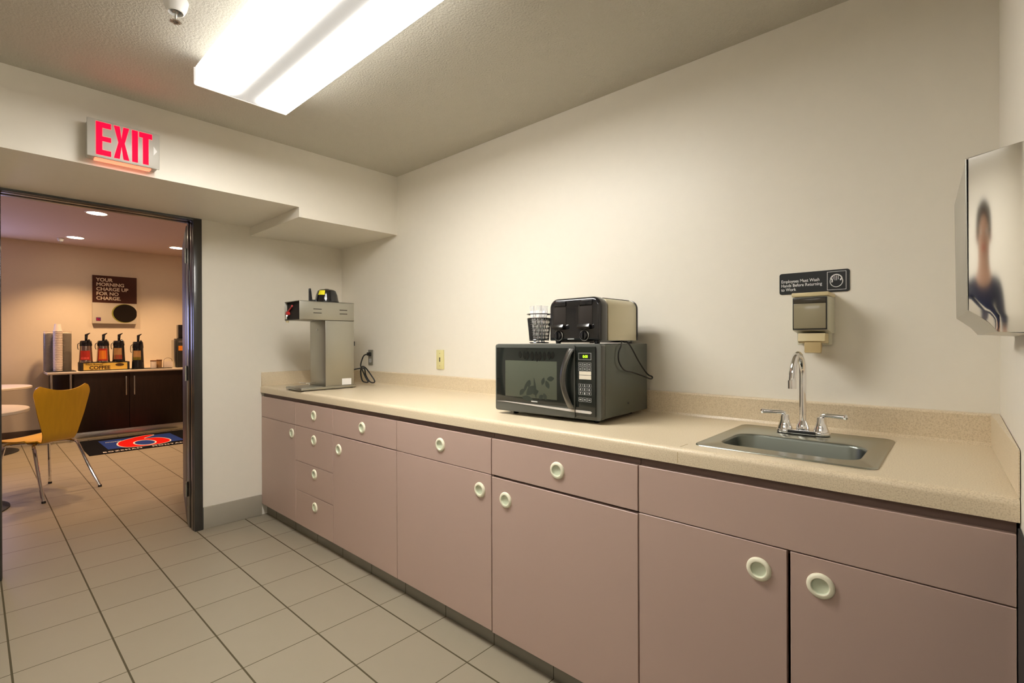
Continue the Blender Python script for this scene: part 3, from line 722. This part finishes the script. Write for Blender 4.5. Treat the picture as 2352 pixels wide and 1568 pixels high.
# ------------------------------------------------------------------ exit sign
def exit_sign():
    y0, y1, z0, z1, xf = -1.676, -1.408, 2.072, 2.242, .850
    oy, oz = (y0+y1)/2, z0
    r = thing('exit_sign', 'white box sign with glowing red EXIT letters on the bulkhead over the doorway', 'exit sign', (SX, oy, z0))
    MB().box(.0005, xf-SX-.008, y0-oy+.004, y1-oy-.004, .004, z1-z0-.004, .006).build('housing', m_exitw, r)
    MB().box(xf-SX-.0085, xf-SX, y0-oy, y1-oy, 0, z1-z0, .004).build('face_plate', m_exitw, r)
    x = xf-SX
    b = MB(); t0, t1 = x-.0004, x+.0012
    def q(pts): b.prism(pts, 'X', t0, t1)
    zb, zt = .012, .160; sw = .022
    def R(a, c, za, zb_): q([(a, za), (c, za), (c, zb_), (a, zb_)])
    ey = -1.645-oy
    R(ey, ey+sw, zb, zt); R(ey+sw, ey+.053, zt-.024, zt); R(ey+sw, ey+.053, .076, .097); R(ey+sw, ey+.053, zb, zb+.024)
    xx = -1.582-oy; w = .056
    q([(xx, zb), (xx+.021, zb), (xx+w/2, .070), (xx+w-.021, zb), (xx+w, zb), (xx+w/2+.0115, .087), (xx+w, zt), (xx+w-.021, zt), (xx+w/2, .104), (xx+.021, zt), (xx, zt), (xx+w/2-.0115, .087)])
    iy = -1.515-oy; R(iy, iy+.022, zb, zt)
    ty = -1.488-oy; R(ty, ty+.050, zt-.024, zt); R(ty+.014, ty+.036, zb, zt-.024)
    b.build('exit_letters', m_exitr, r)
    MB().prism([(-1.432-oy, .064), (-1.432-oy, .106), (-1.418-oy, .085)], 'X', x-.0003, x+.0005).build('arrow_knockout', m_white, r)
    MB().box(x-.058, x-.022, y0-oy+.030, y1-oy-.030, -.003, .006, .001).build('downlight_lens', m_exitl, r)
exit_sign()

# ------------------------------------------------------------------ fluorescent fixture
def fluor(cx, cy_, label, m_lamp=m_lamp):
    r = thing('ceiling_light', label, 'ceiling light', (cx, cy_, H), 0, 'fluorescent ceiling lights')
    lx, ly = .610, .188
    MB().box(-lx+.01, lx-.01, -ly+.03, ly-.03, -.030, -.0005, .002).build('housing', m_white, r)
    pr = [(-ly, -.034), (-ly, -.080)]+arc(-ly+.006, -.094, .006, 180, 270, 3)+arc(ly-.006, -.094, .006, 270, 360, 3)+[(ly, -.034)]
    MB().prism(pr, 'X', -lx+.004, lx-.004).build('lamp_cover', m_lamp, r, angle=25)
    for s in (-1, 1):
        a, c = sorted((s*(lx-.004), s*lx))
        MB().prism([(-ly-.001, -.030), (-ly-.001, -.082)]+arc(-ly+.006, -.095, .007, 180, 270, 3)+arc(ly-.006, -.095, .007, 270, 360, 3)+[(ly+.001, -.030)], 'X', a, c).build('end_cap', m_lampend, r)
    return r
fluor(1.380+.61, -1.215, 'wraparound fluorescent ceiling light glowing white with two tubes')
fluor(2.95, -3.10, 'second, dimmer fluorescent ceiling light toward the rear wall of the room', m_lamp2)

def sprinkler(x, y, z, sc, label):
    r = thing('fire_sprinkler', label, 'sprinkler', (x, y, z)); r.scale = (sc,)*3
    MB().lathe([(0, -.0005), (.040, -.0005), (.041, -.006), (.036, -.030), (.028, -.048), (.024, -.050), (.022, -.044), (.020, -.020), (0, -.020)], None, 32).build('escutcheon', m_white, r)
    b = MB()
    for s in (-1, 1): b.tube([(s*.007, 0, -.040), (s*.010, 0, -.058), (s*.006, 0, -.072), (0, 0, -.080)], .0022, 6)
    b.cyl((0, 0, -.020), (0, 0, -.046), .009).cyl((0, 0, -.046), (0, 0, -.074), .0025); b.build('frame_arms', m_steel, r)
    b = MB().lathe([(0, -.082), (.006, -.082), (.006, -.080), (0, -.079)], None, 12)
    for i in range(10):
        a = 2*PI*i/10; b.box(.004, .0185, -.0036, .0036, -.0835, -.082, M=Matrix.Rotation(a, 4, 'Z'))
    b.build('deflector', m_steel, r)
sprinkler(1.745, -1.553, H, .92, 'white ceiling fire sprinkler beside the fluorescent light')
sprinkler(-4.50, -1.285, LH, .8, 'small fire sprinkler on the lobby ceiling seen through the doorway')

# ------------------------------------------------------------------ lobby
DL = [(-4.32, -1.165, 'round lit downlight in the lobby ceiling, left one of the far pair'), (-4.21, -.135, 'round lit downlight in the lobby ceiling, partly hidden by the door frame on the right'),
      (-2.66, -1.18, 'round lit downlight in the lobby ceiling, just visible below the door head')]
dl0 = None
for x, y, lab in DL:
    if dl0 is None:
        dl0 = thing('recessed_downlight', lab, 'downlight', (x, y, LH), 0, 'lobby ceiling downlights')
        MB().lathe([(.078, -.0005), (.080, -.003), (.092, -.003), (.094, -.0005)], None, 36).build('trim_ring', m_white, dl0)
        MB().lathe([(0, -.0022), (.079, -.0022)], None, 36).build('bulb_glow', m_down, dl0)
    else:
        o = copy_tree(dl0); o.location = (x, y, LH); o['label'] = lab
def spot(x, y, z, e, col, ang, bl=.5, rad=.06, tgt=None):
    l = bpy.data.lights.new('lobby_spot', 'SPOT'); l.energy = e; l.color = col; l.spot_size = math.radians(ang); l.spot_blend = bl; l.shadow_soft_size = rad
    o = bpy.data.objects.new('lobby_spot', l); COL.objects.link(o); o.location = (x, y, z); return o
for x, y, _ in DL: spot(x, y, LH-.03, 72, (1, .62, .32), 112, .8)
for x, y in ((-2.66, -2.25), (-2.66, -.15), (-1.1, -1.9), (-1.1, -.6)): spot(x, y, LH-.03, 30, (1, .64, .38), 125, .9)
# unseen cool area light, added to give the door jamb its blue sheen
al = bpy.data.lights.new('added_cool_light', 'AREA'); al.shape = 'RECTANGLE'; al.size = .8; al.size_y = .40; al.energy = 11; al.color = (.45, .50, 1)
ao = bpy.data.objects.new('added_cool_light', al); COL.objects.link(ao); ao.location = (-4.98, -2.31, 1.60); ao.rotation_euler = (0, -PI/2, 0)

def buffet():
    r = thing('lobby_cabinet', 'dark espresso lobby cabinet with pale top and steel bar handles seen through the doorway', 'cabinet', (-4.72, -.5, 0))
    M = Matrix.Translation((4.72, .5, 0)); xf, xb = -4.45, LX+.002
    y0, y1 = -1.40, .62
    MB().box(xb, xf+.010, y0-.012, y1, .846, .872, .004, M=M).build('top', m_ltop, r)
    MB().box(xb, xf-.020, y0+.22, y1, .105, .845, M=M).build('carcass', m_espr, r)
    MB().box(xf-.0195, xf, -.614, .40, .105, .843, .002, M=M)
    for a, b_ in ((-1.17, -.620), (-.616, -.02), (-.016, .58)):
        dr = MB().box(xf-.0195, xf, a, b_, .108, .842, .002, M=M).build('door', m_espr, r)
        hy_ = b_-.035 if a < -1 else (a+.048 if a < -.5 else a+.048)
        MB().box(xf+.018, xf+.026, hy_-.006, hy_+.006, .545, .795, .002, M=M).box(xf, xf+.02, hy_-.004, hy_+.004, .57, .578, M=M).box(xf, xf+.02, hy_-.004, hy_+.004, .762, .770, M=M).build('bar_handle', m_steel, dr)
    def cf(u, v):
        a = u*PI/2
        return (-4.72+(xf-.02+4.72)*math.sin(a)+4.72-.0, (-1.17)-.21*math.cos(a)+.5, .108+v*.734)
    MB().grid(cf, 10, 1, .012).build('curved_end', m_espr, r)
    for (x, y) in ((xf-.008, -1.375), (xf-.008, -1.20)):
        MB().cyl((x+4.72, y+.5, .005), (x+4.72, y+.5, .845), .011).build('post', m_steel, r)
    MB().box(xb+.02, xf-.030, y0+.02, y1, .0, .104, .002, M=M).build('plinth', m_steel, r)
buffet()
TOPZ = .8722

def poster():
    yc_ = -.6865
    r = thing('coffee_poster', 'brown and cream canvas poster of a coffee cup on the lobby wall', 'poster', (LX, yc_, 1.50))
    w, h, t = .2425, .655, .045
    MB().box(.003, t, -w, w, 0, h, .002).build('canvas', m_postw, r)
    MB().box(.0005, .003, -w+.02, w-.02, .02, h-.02).build('wall_mount_bar', m_steel, r)
    MB().box(t, t+.0015, -w, w, .285, h).build('brown_panel', m_postb, r)
    text('slogan', 'YOUR\nMORNING\nCHARGE UP\nFOR NO\nCHARGE.', .064, FX(t+.003, -w+.040, h-.080), m_postt, r, off=.0016, ext=.0006, sx=1.0, line=.98)
    # cup from above, cropped at the right edge
    def disc(cy_, cz, R, x0, x1):
        pts = [(min(cy_+R*math.cos(2*PI*i/40), w-.001), max(cz+R*.93*math.sin(2*PI*i/40), .004)) for i in range(40)]
        return MB().prism(pts, 'X', x0, x1)
    disc(.104, .145, .142, t, t+.0015).build('cup_rim', m_green, r)
    disc(.112, .145, .134, t+.0015, t+.0025).build('coffee', m_coffee, r)
    MB().box(t, t+.0015, -w+.038, -w+.088, .034, .082).build('small_logo', m_loggo, r)
    MB().tube([(t+.002, -w+.056, .074), (t+.002, -w+.048, .060), (t+.002, -w+.052, .044), (t+.002, -w+.066, .040), (t+.002, -w+.076, .050), (t+.002, -w+.068, .060), (t+.002, -w+.054, .056)], .0025, 5).build('small_logo_digit', m_matred, r)
m_loggo = mat('logo_violet', (.10, .03, .14), .5)
poster()

# foam cups and lids at the left of the lobby cabinet
def cup_stack():
    r = thing('foam_cup_stack', 'tall centre stack of white foam cups on the lobby cabinet', 'cups', (-4.66, -1.300, TOPZ+.0105))
    b = MB(); n = 24
    pr = [(0, 0)]
    for k in range(n):
        z = k*.0215; pr += [(.044, z), (.0455, z+.004), (.0455, z+.0065), (.0435, z+.007)]
    zt_ = n*.0215
    pr += [(.040, zt_), (.030, zt_+.075), (0, zt_+.075)]
    b.lathe(pr, None, 28); b.build('cups', m_foam, r)
    return r
cup_stack()
def lid_tube(x, y, lab):
    r = thing('lid_dispenser', lab, 'dispenser', (x, y, TOPZ+.0105), 0, 'clear tubes either side of the foam cups')
    MB().lathe([(.052, .0), (.054, .0), (.054, .50), (.052, .50)], None, 28).build('clear_tube', m_clear, r)
    b = MB(); pr = [(0, .002)]
    for k in range(52): pr += [(.0435, .002+k*.0092), (.046, .004+k*.0092), (.0435, .0085+k*.0092)]
    pr += [(0, .486)]; b.lathe(pr, None, 24); b.build('lids', m_foam, r)
lid_tube(-4.775, -1.372, 'clear tube of white lids at the far left end of the lobby cabinet')
lid_tube(-4.775, -1.212, 'clear tube of white lids between the foam cups and the airpots')
r = MB().box(-4.85, -4.56, -1.405, -1.135, TOPZ, TOPZ+.010, .003).build('black_tray', m_blackm); tag(r, 'black tray under the foam cups on the lobby cabinet', 'tray')

def riser():
    r = thing('coffee_riser', 'yellow and black coffee stand under three airpots on the lobby cabinet', 'stand', (-4.66, -.855, TOPZ))
    MB().box(-.11, .085, -.245, .262, 0, .112, .003).build('stand_body', m_blackm, r)
    MB().box(.085, .088, -.212, .235, .012, .100).build('yellow_panel', m_cofy, r)
    text('coffee_lettering', 'COFFEE', .062, FX(.0886, -.155, .020), m_cofd, r, off=.0022, ext=.0004, sx=.98)
    text('script_lettering', 'Fresh Brewed', .030, FX(.0886, -.19, .074), m_cofd, r, off=.0001, ext=.0004, sx=1.0)
    pts = [(.155+.046*math.cos(2*PI*i/24), .072+.019*math.sin(2*PI*i/24)) for i in range(24)]
    MB().prism(pts, 'X', .088, .0888).build('oval_badge', m_cofd, r)
riser()

def airpot(x, y, z, lab, bodym, lab_mats, h=.30, tall=False):
    r = thing('airpot', lab, 'airpot', (x, y, z), 0, 'airpots on the lobby cabinet')
    R = .070
    MB().lathe([(0, 0), (R, 0), (R+.001, .004), (R-.001, .02), (R-.010, h*.70), (0, h*.70)], None, 28).build('body', bodym, r)
    MB().lathe([(0, h*.70), (R-.009, h*.70), (R-.006, h*.74), (R-.012, h*.90), (R-.018, h*.93), (0, h*.935)], None, 28).build('collar', m_black, r)
    MB().prism([(-.012, h*.92), (-.012, h+.060), (.012, h+.070), (.040, h+.082), (.044, h+.076), (.020, h+.050), (.014, h*.92)], 'X', -.010, .012, .003, M=Matrix.Rotation(math.radians(0), 4, 'Z')).build('pump_lever', m_black, r)
    MB().tube([(.035, .018, h*.91), (.055, .022, h*.96), (.080, .024, h*.93), (.086, .024, h*.86)], .010, 8).build('nozzle', m_black, r)
    hn = MB().tube([(0, -R+.010, h*.83), (0, -R-.008, h*.78), (0, -R-.010, h*.62), (0, -R-.002, h*.55)], .004, 6); hn.build('carry_handle', m_black, r)
    def lbl(v0, v1, a0, a1, m_, nm):
        MB().grid(lambda u, v: ((R+.002-(.010)*(v0+(v1-v0)*v)/.7)*math.cos(math.radians(a0+(a1-a0)*u)), (R+.002-(.010)*(v0+(v1-v0)*v)/.7)*math.sin(math.radians(a0+(a1-a0)*u)), h*(v0+(v1-v0)*v)), 8, 1).build(nm, m_, r)
    for a in lab_mats: lbl(*a)
m_potst = mat('pot_steel', (.62, .50, .42), .22, metal=1)
PX = -4.635
airpot(PX, -1.035, TOPZ+.1125, 'steel airpot with dark red label, first from the left on the coffee stand', m_potst, [(.10, .50, -60, 30, m_lr, 'label_panel'), (.14, .22, -48, 18, m_lp, 'label_stripe')])
airpot(PX, -.862, TOPZ+.1125, 'steel airpot with bright orange label, middle of three on the coffee stand', m_potst, [(.06, .58, -55, 30, m_lr, 'label_panel'), (.12, .50, -46, 22, m_lo, 'label_panel')])
airpot(PX, -.700, TOPZ+.1125, 'black airpot with coral red label, right one on the coffee stand', m_black, [(.10, .60, -60, 20, m_ltan, 'label_panel'), (.10, .30, -60, 20, m_lp, 'label_stripe')])
airpot(PX, -.492, TOPZ+.0085, 'tall black airpot with olive green label standing beside the coffee stand', m_black, [(.30, .62, -60, 20, m_ltan, 'label_panel'), (.30, .40, -60, 20, m_lg, 'label_stripe')], h=.395)
o = MB().box(-4.76, -4.52, -.585, -.12, TOPZ, TOPZ+.008, .002).build('black_bar_mat', m_blackm); tag(o, 'thin black bar mat under the tall airpot on the lobby cabinet', 'mat')
def jar(x, y, R, h, lab, inner):
    r = thing('condiment_jar', lab, 'jar', (x, y, TOPZ+.0085), 0, 'condiment jars right of the airpots')
    MB().lathe([(0, 0), (R, 0), (R, h), (0, h)], None, 20).build('jar_body', inner, r)
    MB().lathe([(0, h), (R*1.06, h), (R*1.10, h+.010), (R*.9, h+.014), (0, h+.014)], None, 20).build('lid', m_lidbr, r)
jar(-4.60, -.325, .034, .095, 'cream coloured jar with brown lid right of the tall airpot', m_foam)
jar(-4.66, -.245, .032, .100, 'second jar with brown lid, set slightly behind the cream one', m_ltan)
r = thing('sugar_rack', 'clear rack of packets at the right end of the lobby cabinet', 'rack', (-4.62, -.150, TOPZ+.0085))
MB().box(-.04, .04, -.055, .055, 0, .004).build('rack_base', m_glass, r)
b = MB()
for k in range(4): b.box(-.030+k*.018, -.028+k*.018, -.052, .052, .004, .075+.01*(k % 2))
b.build('packets', m_foam, r)
MB().tube([(0, -.05, .004), (0, -.045, .11), (0, 0, .135), (0, .045, .11), (0, .05, .004)], .003, 6).build('wire_handle', m_chrome, r)
r = thing('coffee_grinder', 'black countertop machine with an orange panel beside the door frame', 'coffee machine', (-4.70, .04, TOPZ))
MB().box(-.10, .075, -.075, .12, 0, .42, .006).build('machine_body', m_blackm, r)
MB().box(-.10, .02, -.105, -.076, 0, .40, .004).build('side_column', m_steel, r)
MB().box(-.08, .03, -.05, .10, .4205, .62, .008).build('hopper', m_black, r)
MB().box(.0752, .078, -.060, .10, .245, .315).build('orange_panel', m_lo, r)
MB().box(.0752, .077, -.060, .10, .36, .39).build('silver_band', m_steel, r)

def floor_mat():
    x0, x1, y0, y1 = -4.40, -3.30, -1.168, -.03
    r = thing('logo_floor_mat', 'black entrance mat with blue panel and red 6 logo before the lobby cabinet', 'floor mat', ((x0+x1)/2, (y0+y1)/2, 0))
    cx, cy_ = (x0+x1)/2, (y0+y1)/2
    MB().box(x0-cx, x1-cx, y0-cy_, y1-cy_, .0005, .007, .003).build('mat_base', m_matb, r)
    MB().box(-4.215-cx, -3.530-cx, -.975-cy_, -.225-cy_, .007, .0082).build('blue_panel', m_matblue, r)
    # reading frame: +Y is right, -X is up
    Mt = Matrix(((0, -1, 0, 0), (1, 0, 0, 0), (0, 0, 1, 0), (0, 0, 0, 1)))
    text('town_lettering', 'BOZEMAN', .082, Matrix.Translation((-3.345-cx, (-1.045)-cy_, .0085)) @ Mt, m_matwht, r, off=.0022, ext=.0003, sx=.78, spacing=1.28)
    text('state_lettering', 'MONTANA', .082, Matrix.Translation((-3.345-cx, (-.59)-cy_, .0085)) @ Mt, m_matwht, r, off=.0022, ext=.0003, sx=.78, spacing=1.28)
    text('small_lettering', 'motel', .085, Matrix.Translation((-4.02-cx, (-.93)-cy_, .0085)) @ Mt, m_grey, r, off=.002, ext=.0003, sx=.8)
    out = [(-.839, 3.83), (-.80, 3.97), (-.73, 4.07), (-.66, 4.14), (-.57, 4.215), (-.456, 4.262), (-.41, 4.215), (-.47, 4.13), (-.542, 4.04), (-.52, 3.99), (-.431, 3.972), (-.37, 3.87), (-.345, 3.71), (-.375, 3.57), (-.458, 3.487), (-.58, 3.462), (-.698, 3.470), (-.800, 3.525), (-.845, 3.67)]
    n = len(out); sm = []
    for k in range(n):
        a, b_, c, d_ = out[k-1], out[k], out[(k+1) % n], out[(k+2) % n]
        for q in range(5):
            t = q/5
            sm.append(tuple(.5*(2*b_[m]+(c[m]-a[m])*t+(2*a[m]-5*b_[m]+4*c[m]-d_[m])*t*t+(3*b_[m]-a[m]-3*c[m]+d_[m])*t**3) for m in (0, 1)))
    def offs(P, o):
        r_ = []
        for k in range(len(P)):
            tx, ty = P[(k+1) % len(P)][0]-P[k-1][0], P[(k+1) % len(P)][1]-P[k-1][1]; L = math.hypot(tx, ty)
            r_.append((P[k][0]-ty/L*o, P[k][1]+tx/L*o))
        return r_
    fl = lambda P: [(-v-cx, u-cy_) for u, v in P]
    el = lambda a, b_: [(-.598+a*math.cos(2*PI*k/40), 3.70+b_*math.sin(2*PI*k/40)) for k in range(40)]
    MB().prism(fl(offs(sm, .014)), 'Z', .0082, .0086).build('logo_outline', m_matwht, r)
    MB().prism(fl(sm), 'Z', .0086, .0091).build('logo_six', m_matred, r)
    MB().prism(fl(el(.112, .205)), 'Z', .0091, .0094).build('logo_ring', m_matwht, r)
    MB().prism(fl(el(.096, .176)), 'Z', .0094, .0097).build('logo_centre', m_matblue, r)
floor_mat()

def table(cx, cy_, R, lab):
    r = thing('round_table', lab, 'table', (cx, cy_, 0), 0, 'round lobby tables')
    MB().lathe([(0, .715), (R-.006, .715), (R, .720), (R, .738), (R-.004, .742), (0, .742)], None, 64).build('tabletop', m_table, r)
    MB().cyl((0, 0, .02), (0, 0, .714), .038, seg=20).build('pedestal', m_blackm, r)
    MB().lathe([(0, 0), (.36, 0), (.36, .008), (.30, .022), (.06, .038), (.045, .06), (0, .06)], None, 48).build('table_base', m_blackm, r)
table(-1.66, -2.19, .47, 'round pale lobby table beside the honey coloured chair')
table(-4.33, -2.02, .47, 'round pale lobby table farther back near the far lobby wall')

def chair():
    f = Vector((-.854, -.520, 0)); w = Vector((-.520, .854, 0))      # facing, and its right-hand side as seen from behind
    org = Vector((-1.985, -1.662, 0))
    r = thing('lobby_chair', 'honey coloured plywood chair with chrome legs in the lobby', 'chair', tuple(org), math.atan2(f.y, f.x))
    # local: +x faces forward, +y = left hand of a sitter
    def shell(u, v):
        s = u*2-1
        # path from seat front to back top
        if v < .5:
            t = v/.5; x = .235-.43*t; z = .452-.016*math.sin(PI*t*.9)-.018*max(0, .2-t)/.2
            hw = .195+.015*math.sin(PI*t) if t < .7 else .21-.095*((t-.7)/.3)**1.5
            z += .018*s*s*(1 if t < .85 else .3)
            x -= .03*s*s*(1-t)
        else:
            t = (v-.5)/.5
            a = min(t/.18, 1)
            x = -.195-.045*math.sin(a*PI/2)-.060*t; z = .436+.030*(1-math.cos(a*PI/2))+.385*max(t-.05, 0)/.95*1.0
            hw = .112+.098*min(t/.85, 1)**.9
            if t > .86: q = (t-.86)/.14; hw -= .040*(1-math.sqrt(max(0, 1-q*q)))
            x += .030*s*s*t
            z += .040*s*s*max(0, (t-.5)/.5)
        return (x, s*hw, z)
    MB().grid(shell, 20, 76, .009).build('seat_shell', m_ply, r, angle=60)
    sp = MB().lathe([(0, .400), (.075, .400), (.080, .408), (.070, .420), (0, .424)], Matrix.Translation((-.03, 0, 0)), 20); sp.build('seat_mount', m_steel, r)
    foot = [(-.40, .235), (-.385, -.205), (.150, -.205), (.150, .225)]
    for x, y in foot:
        sx = 1 if x > 0 else -1; sy = 1 if y > 0 else -1
        tx = .10 if sx > 0 else -.19
        MB().tube([(-.03+sx*.03, sy*.03, .412), (tx*.75, sy*.12, .413), (tx, sy*.155, .400), (tx+(x-tx)*.12, sy*.165, .365), (tx+(x-tx)*.55, sy*.165+(y-sy*.165)*.5, .18), (x, y, .012)], .0115, 10).build('leg', m_chrome, r)
        MB().cyl((x, y, 0), (x, y, .016), .0135, seg=12).build('foot_cap', m_blackm, r)
chair()

# ------------------------------------------------------------------ photographer, seen mirrored in the towel dispenser
m_skin = mat('skin', (.56, .34, .24), .5); m_navy = mat('navy_cloth', (.018, .024, .060), .85); m_trous = mat('charcoal_cloth', (.022, .022, .026), .9)
m_hair = mat('dark_hair', (.03, .018, .01), .7); m_shoe = mat('black_leather', (.015, .013, .012), .4); m_eye = mat('eye_white', (.7, .7, .68), .2)
def skin(name, V, E, m, parent, sub=2):
    me = bpy.data.meshes.new(name); me.from_pydata([v[0] for v in V], E, []); me.materials.append(m)
    o = bpy.data.objects.new(name, me); COL.objects.link(o); o.parent = parent
    sk = o.modifiers.new('skin', 'SKIN'); sk.use_smooth_shade = True
    if not me.skin_vertices: me.attributes.new('skin', 'FLOAT', 'POINT')
    for i, v in enumerate(V):
        d_ = me.skin_vertices[0].data[i]; r_ = v[1]; d_.radius = r_ if isinstance(r_, tuple) else (r_, r_); d_.use_root = (i == 0)
    sb = o.modifiers.new('sub', 'SUBSURF'); sb.levels = sub; sb.render_levels = sub
    return o
def person():
    r = thing('person', 'person in navy shirt and charcoal trousers, seen only mirrored in the steel towel dispenser', 'person', (3.33, -2.50, 0), math.radians(-14))
    V = [((0, 0, .95), (.13, .10)), ((0, .0, 1.12), (.115, .09)), ((0, -.005, 1.32), (.14, .10)), ((0, 0, 1.45), (.09, .075)), ((0, .005, 1.53), (.052, .055)), ((0, .015, 1.62), (.070, .085)), ((0, .02, 1.70), (.078, .095)), ((0, .012, 1.765), (.060, .075))]
    E = [(0, 1), (1, 2), (2, 3), (3, 4), (4, 5), (5, 6), (6, 7)]
    def add(p, rad, j): V.append((p, rad)); E.append((j, len(V)-1)); return len(V)-1
    for s_ in (-1, 1):
        j = add((s_*.095, 0, .86), .088, 0); j = add((s_*.10, .01, .50), .056, j); j = add((s_*.10, -.015, .12), .040, j); add((s_*.115, .13, .045), .036, j)
        j = add((s_*.175, 0, 1.44), .056, 3); j = add((s_*.235, -.03, 1.18), .042, j); j = add((s_*.225, .07, .97), .028, j); j = add((s_*.222, .105, .90), (.034, .018), j)
        for k, (dx, dl) in enumerate(((-.024, .070), (-.008, .082), (.008, .078), (.023, .062))):
            q = add((s_*.222+dx*.9, .125, .855), .0085, j); add((s_*.222+dx, .125+.012, .855-dl*.75), .0075, q)
        q = add((s_*.195, .135, .885), .010, j); add((s_*.188, .155, .850), .009, q)
    skin('body', V, E, m_skin, r)
    V = [((0, 0, .93), (.150, .115)), ((0, 0, 1.12), (.135, .108)), ((0, -.005, 1.32), (.158, .116)), ((0, 0, 1.445), (.105, .088)), ((0, .004, 1.495), (.066, .066))]; E = [(0, 1), (1, 2), (2, 3), (3, 4)]
    for s_ in (-1, 1):
        j = add((s_*.175, 0, 1.445), .070, 3); j = add((s_*.235, -.03, 1.18), .056, j); add((s_*.226, .06, 1.00), .042, j)
    skin('shirt', V, E, m_navy, r)
    V = [((0, 0, .97), (.142, .112)), ((0, 0, .90), (.145, .115))]; E = [(0, 1)]
    for s_ in (-1, 1):
        j = add((s_*.098, 0, .82), .102, 1); j = add((s_*.10, .01, .50), .076, j); add((s_*.10, -.012, .085), .062, j)
    skin('trousers', V, E, m_trous, r)
    for s_ in (-1, 1):
        MB().prism([(-.065, 0), (-.065, .05), (-.02, .085), (.04, .075), (.10, .05), (.185, .035), (.19, 0)], 'X', s_*.105-.045, s_*.105+.045, .012, 3).build('shoe', m_shoe, r)
        MB().lathe([(0, -.012), (.0085, -.0085), (.012, 0), (.0085, .0085), (0, .012)], Matrix.Translation((s_*.031, .092, 1.665)), 14).build('eye', m_eye, r)
        MB().tube([(s_*.078, .01, 1.69), (s_*.088, 0, 1.685), (s_*.087, 0, 1.655), (s_*.078, .012, 1.64)], .007, 8).build('ear', m_skin, r)
    MB().tube([(0, .098, 1.675), (0, .112, 1.655), (0, .120, 1.638), (0, .104, 1.630)], [.007, .012], 8).build('nose', m_skin, r)
    MB().tube([(-.024, .093, 1.600), (0, .101, 1.603), (.024, .093, 1.600)], .0055, 8).build('mouth', m_red, r)
    hp = [(0, .112), (.050, .105), (.082, .075), (.092, .035), (.090, -.01), (.080, -.05), (0, -.055)]
    MB().lathe(hp, Matrix.Translation((0, -.008, 1.695)) @ Matrix.Rotation(math.radians(14), 4, 'X') @ Matrix.Diagonal((.98, 1.16, 1, 1)), 28).build('hair', m_hair, r)
person()

# ------------------------------------------------------------------ camera
C = Vector((3.7013, -2.0192, 1.2402)); yaw, pit, rol = .8333, -.0013, -.0038
fw = Vector((-math.cos(yaw)*math.cos(pit), math.sin(yaw)*math.cos(pit), math.sin(pit)))
rt = fw.cross(Vector((0, 0, 1))).normalized(); up = rt.cross(fw)
r2 = rt*math.cos(rol)+up*math.sin(rol); u2 = -rt*math.sin(rol)+up*math.cos(rol)
cam = bpy.data.cameras.new('camera'); co = bpy.data.objects.new('camera', cam); COL.objects.link(co)
cam.sensor_width = 36; cam.lens = 1125.47/2352*36; cam.clip_start = .02
M = Matrix((r2, u2, -fw)).transposed().to_4x4(); M.translation = C; co.matrix_world = M
S.camera = co

wd = bpy.data.worlds.new('world'); S.world = wd; wd.use_nodes = True
wd.node_tree.nodes['Background'].inputs[0].default_value = (.5, .5, .5, 1); wd.node_tree.nodes['Background'].inputs[1].default_value = .2
S.view_settings.view_transform = 'Standard'; S.view_settings.look = 'None'; S.view_settings.exposure = .62; S.view_settings.gamma = 1
S.view_settings.use_curve_mapping = False
S.cycles.use_denoising = True
S.cycles.max_bounces = 6; S.cycles.diffuse_bounces = 4; S.cycles.glossy_bounces = 3; S.cycles.transmission_bounces = 5
S.cycles.use_adaptive_sampling = True; S.cycles.adaptive_threshold = .03
S.cycles.caustics_reflective = False; S.cycles.caustics_refractive = False
S.cycles.sample_clamp_indirect = 6
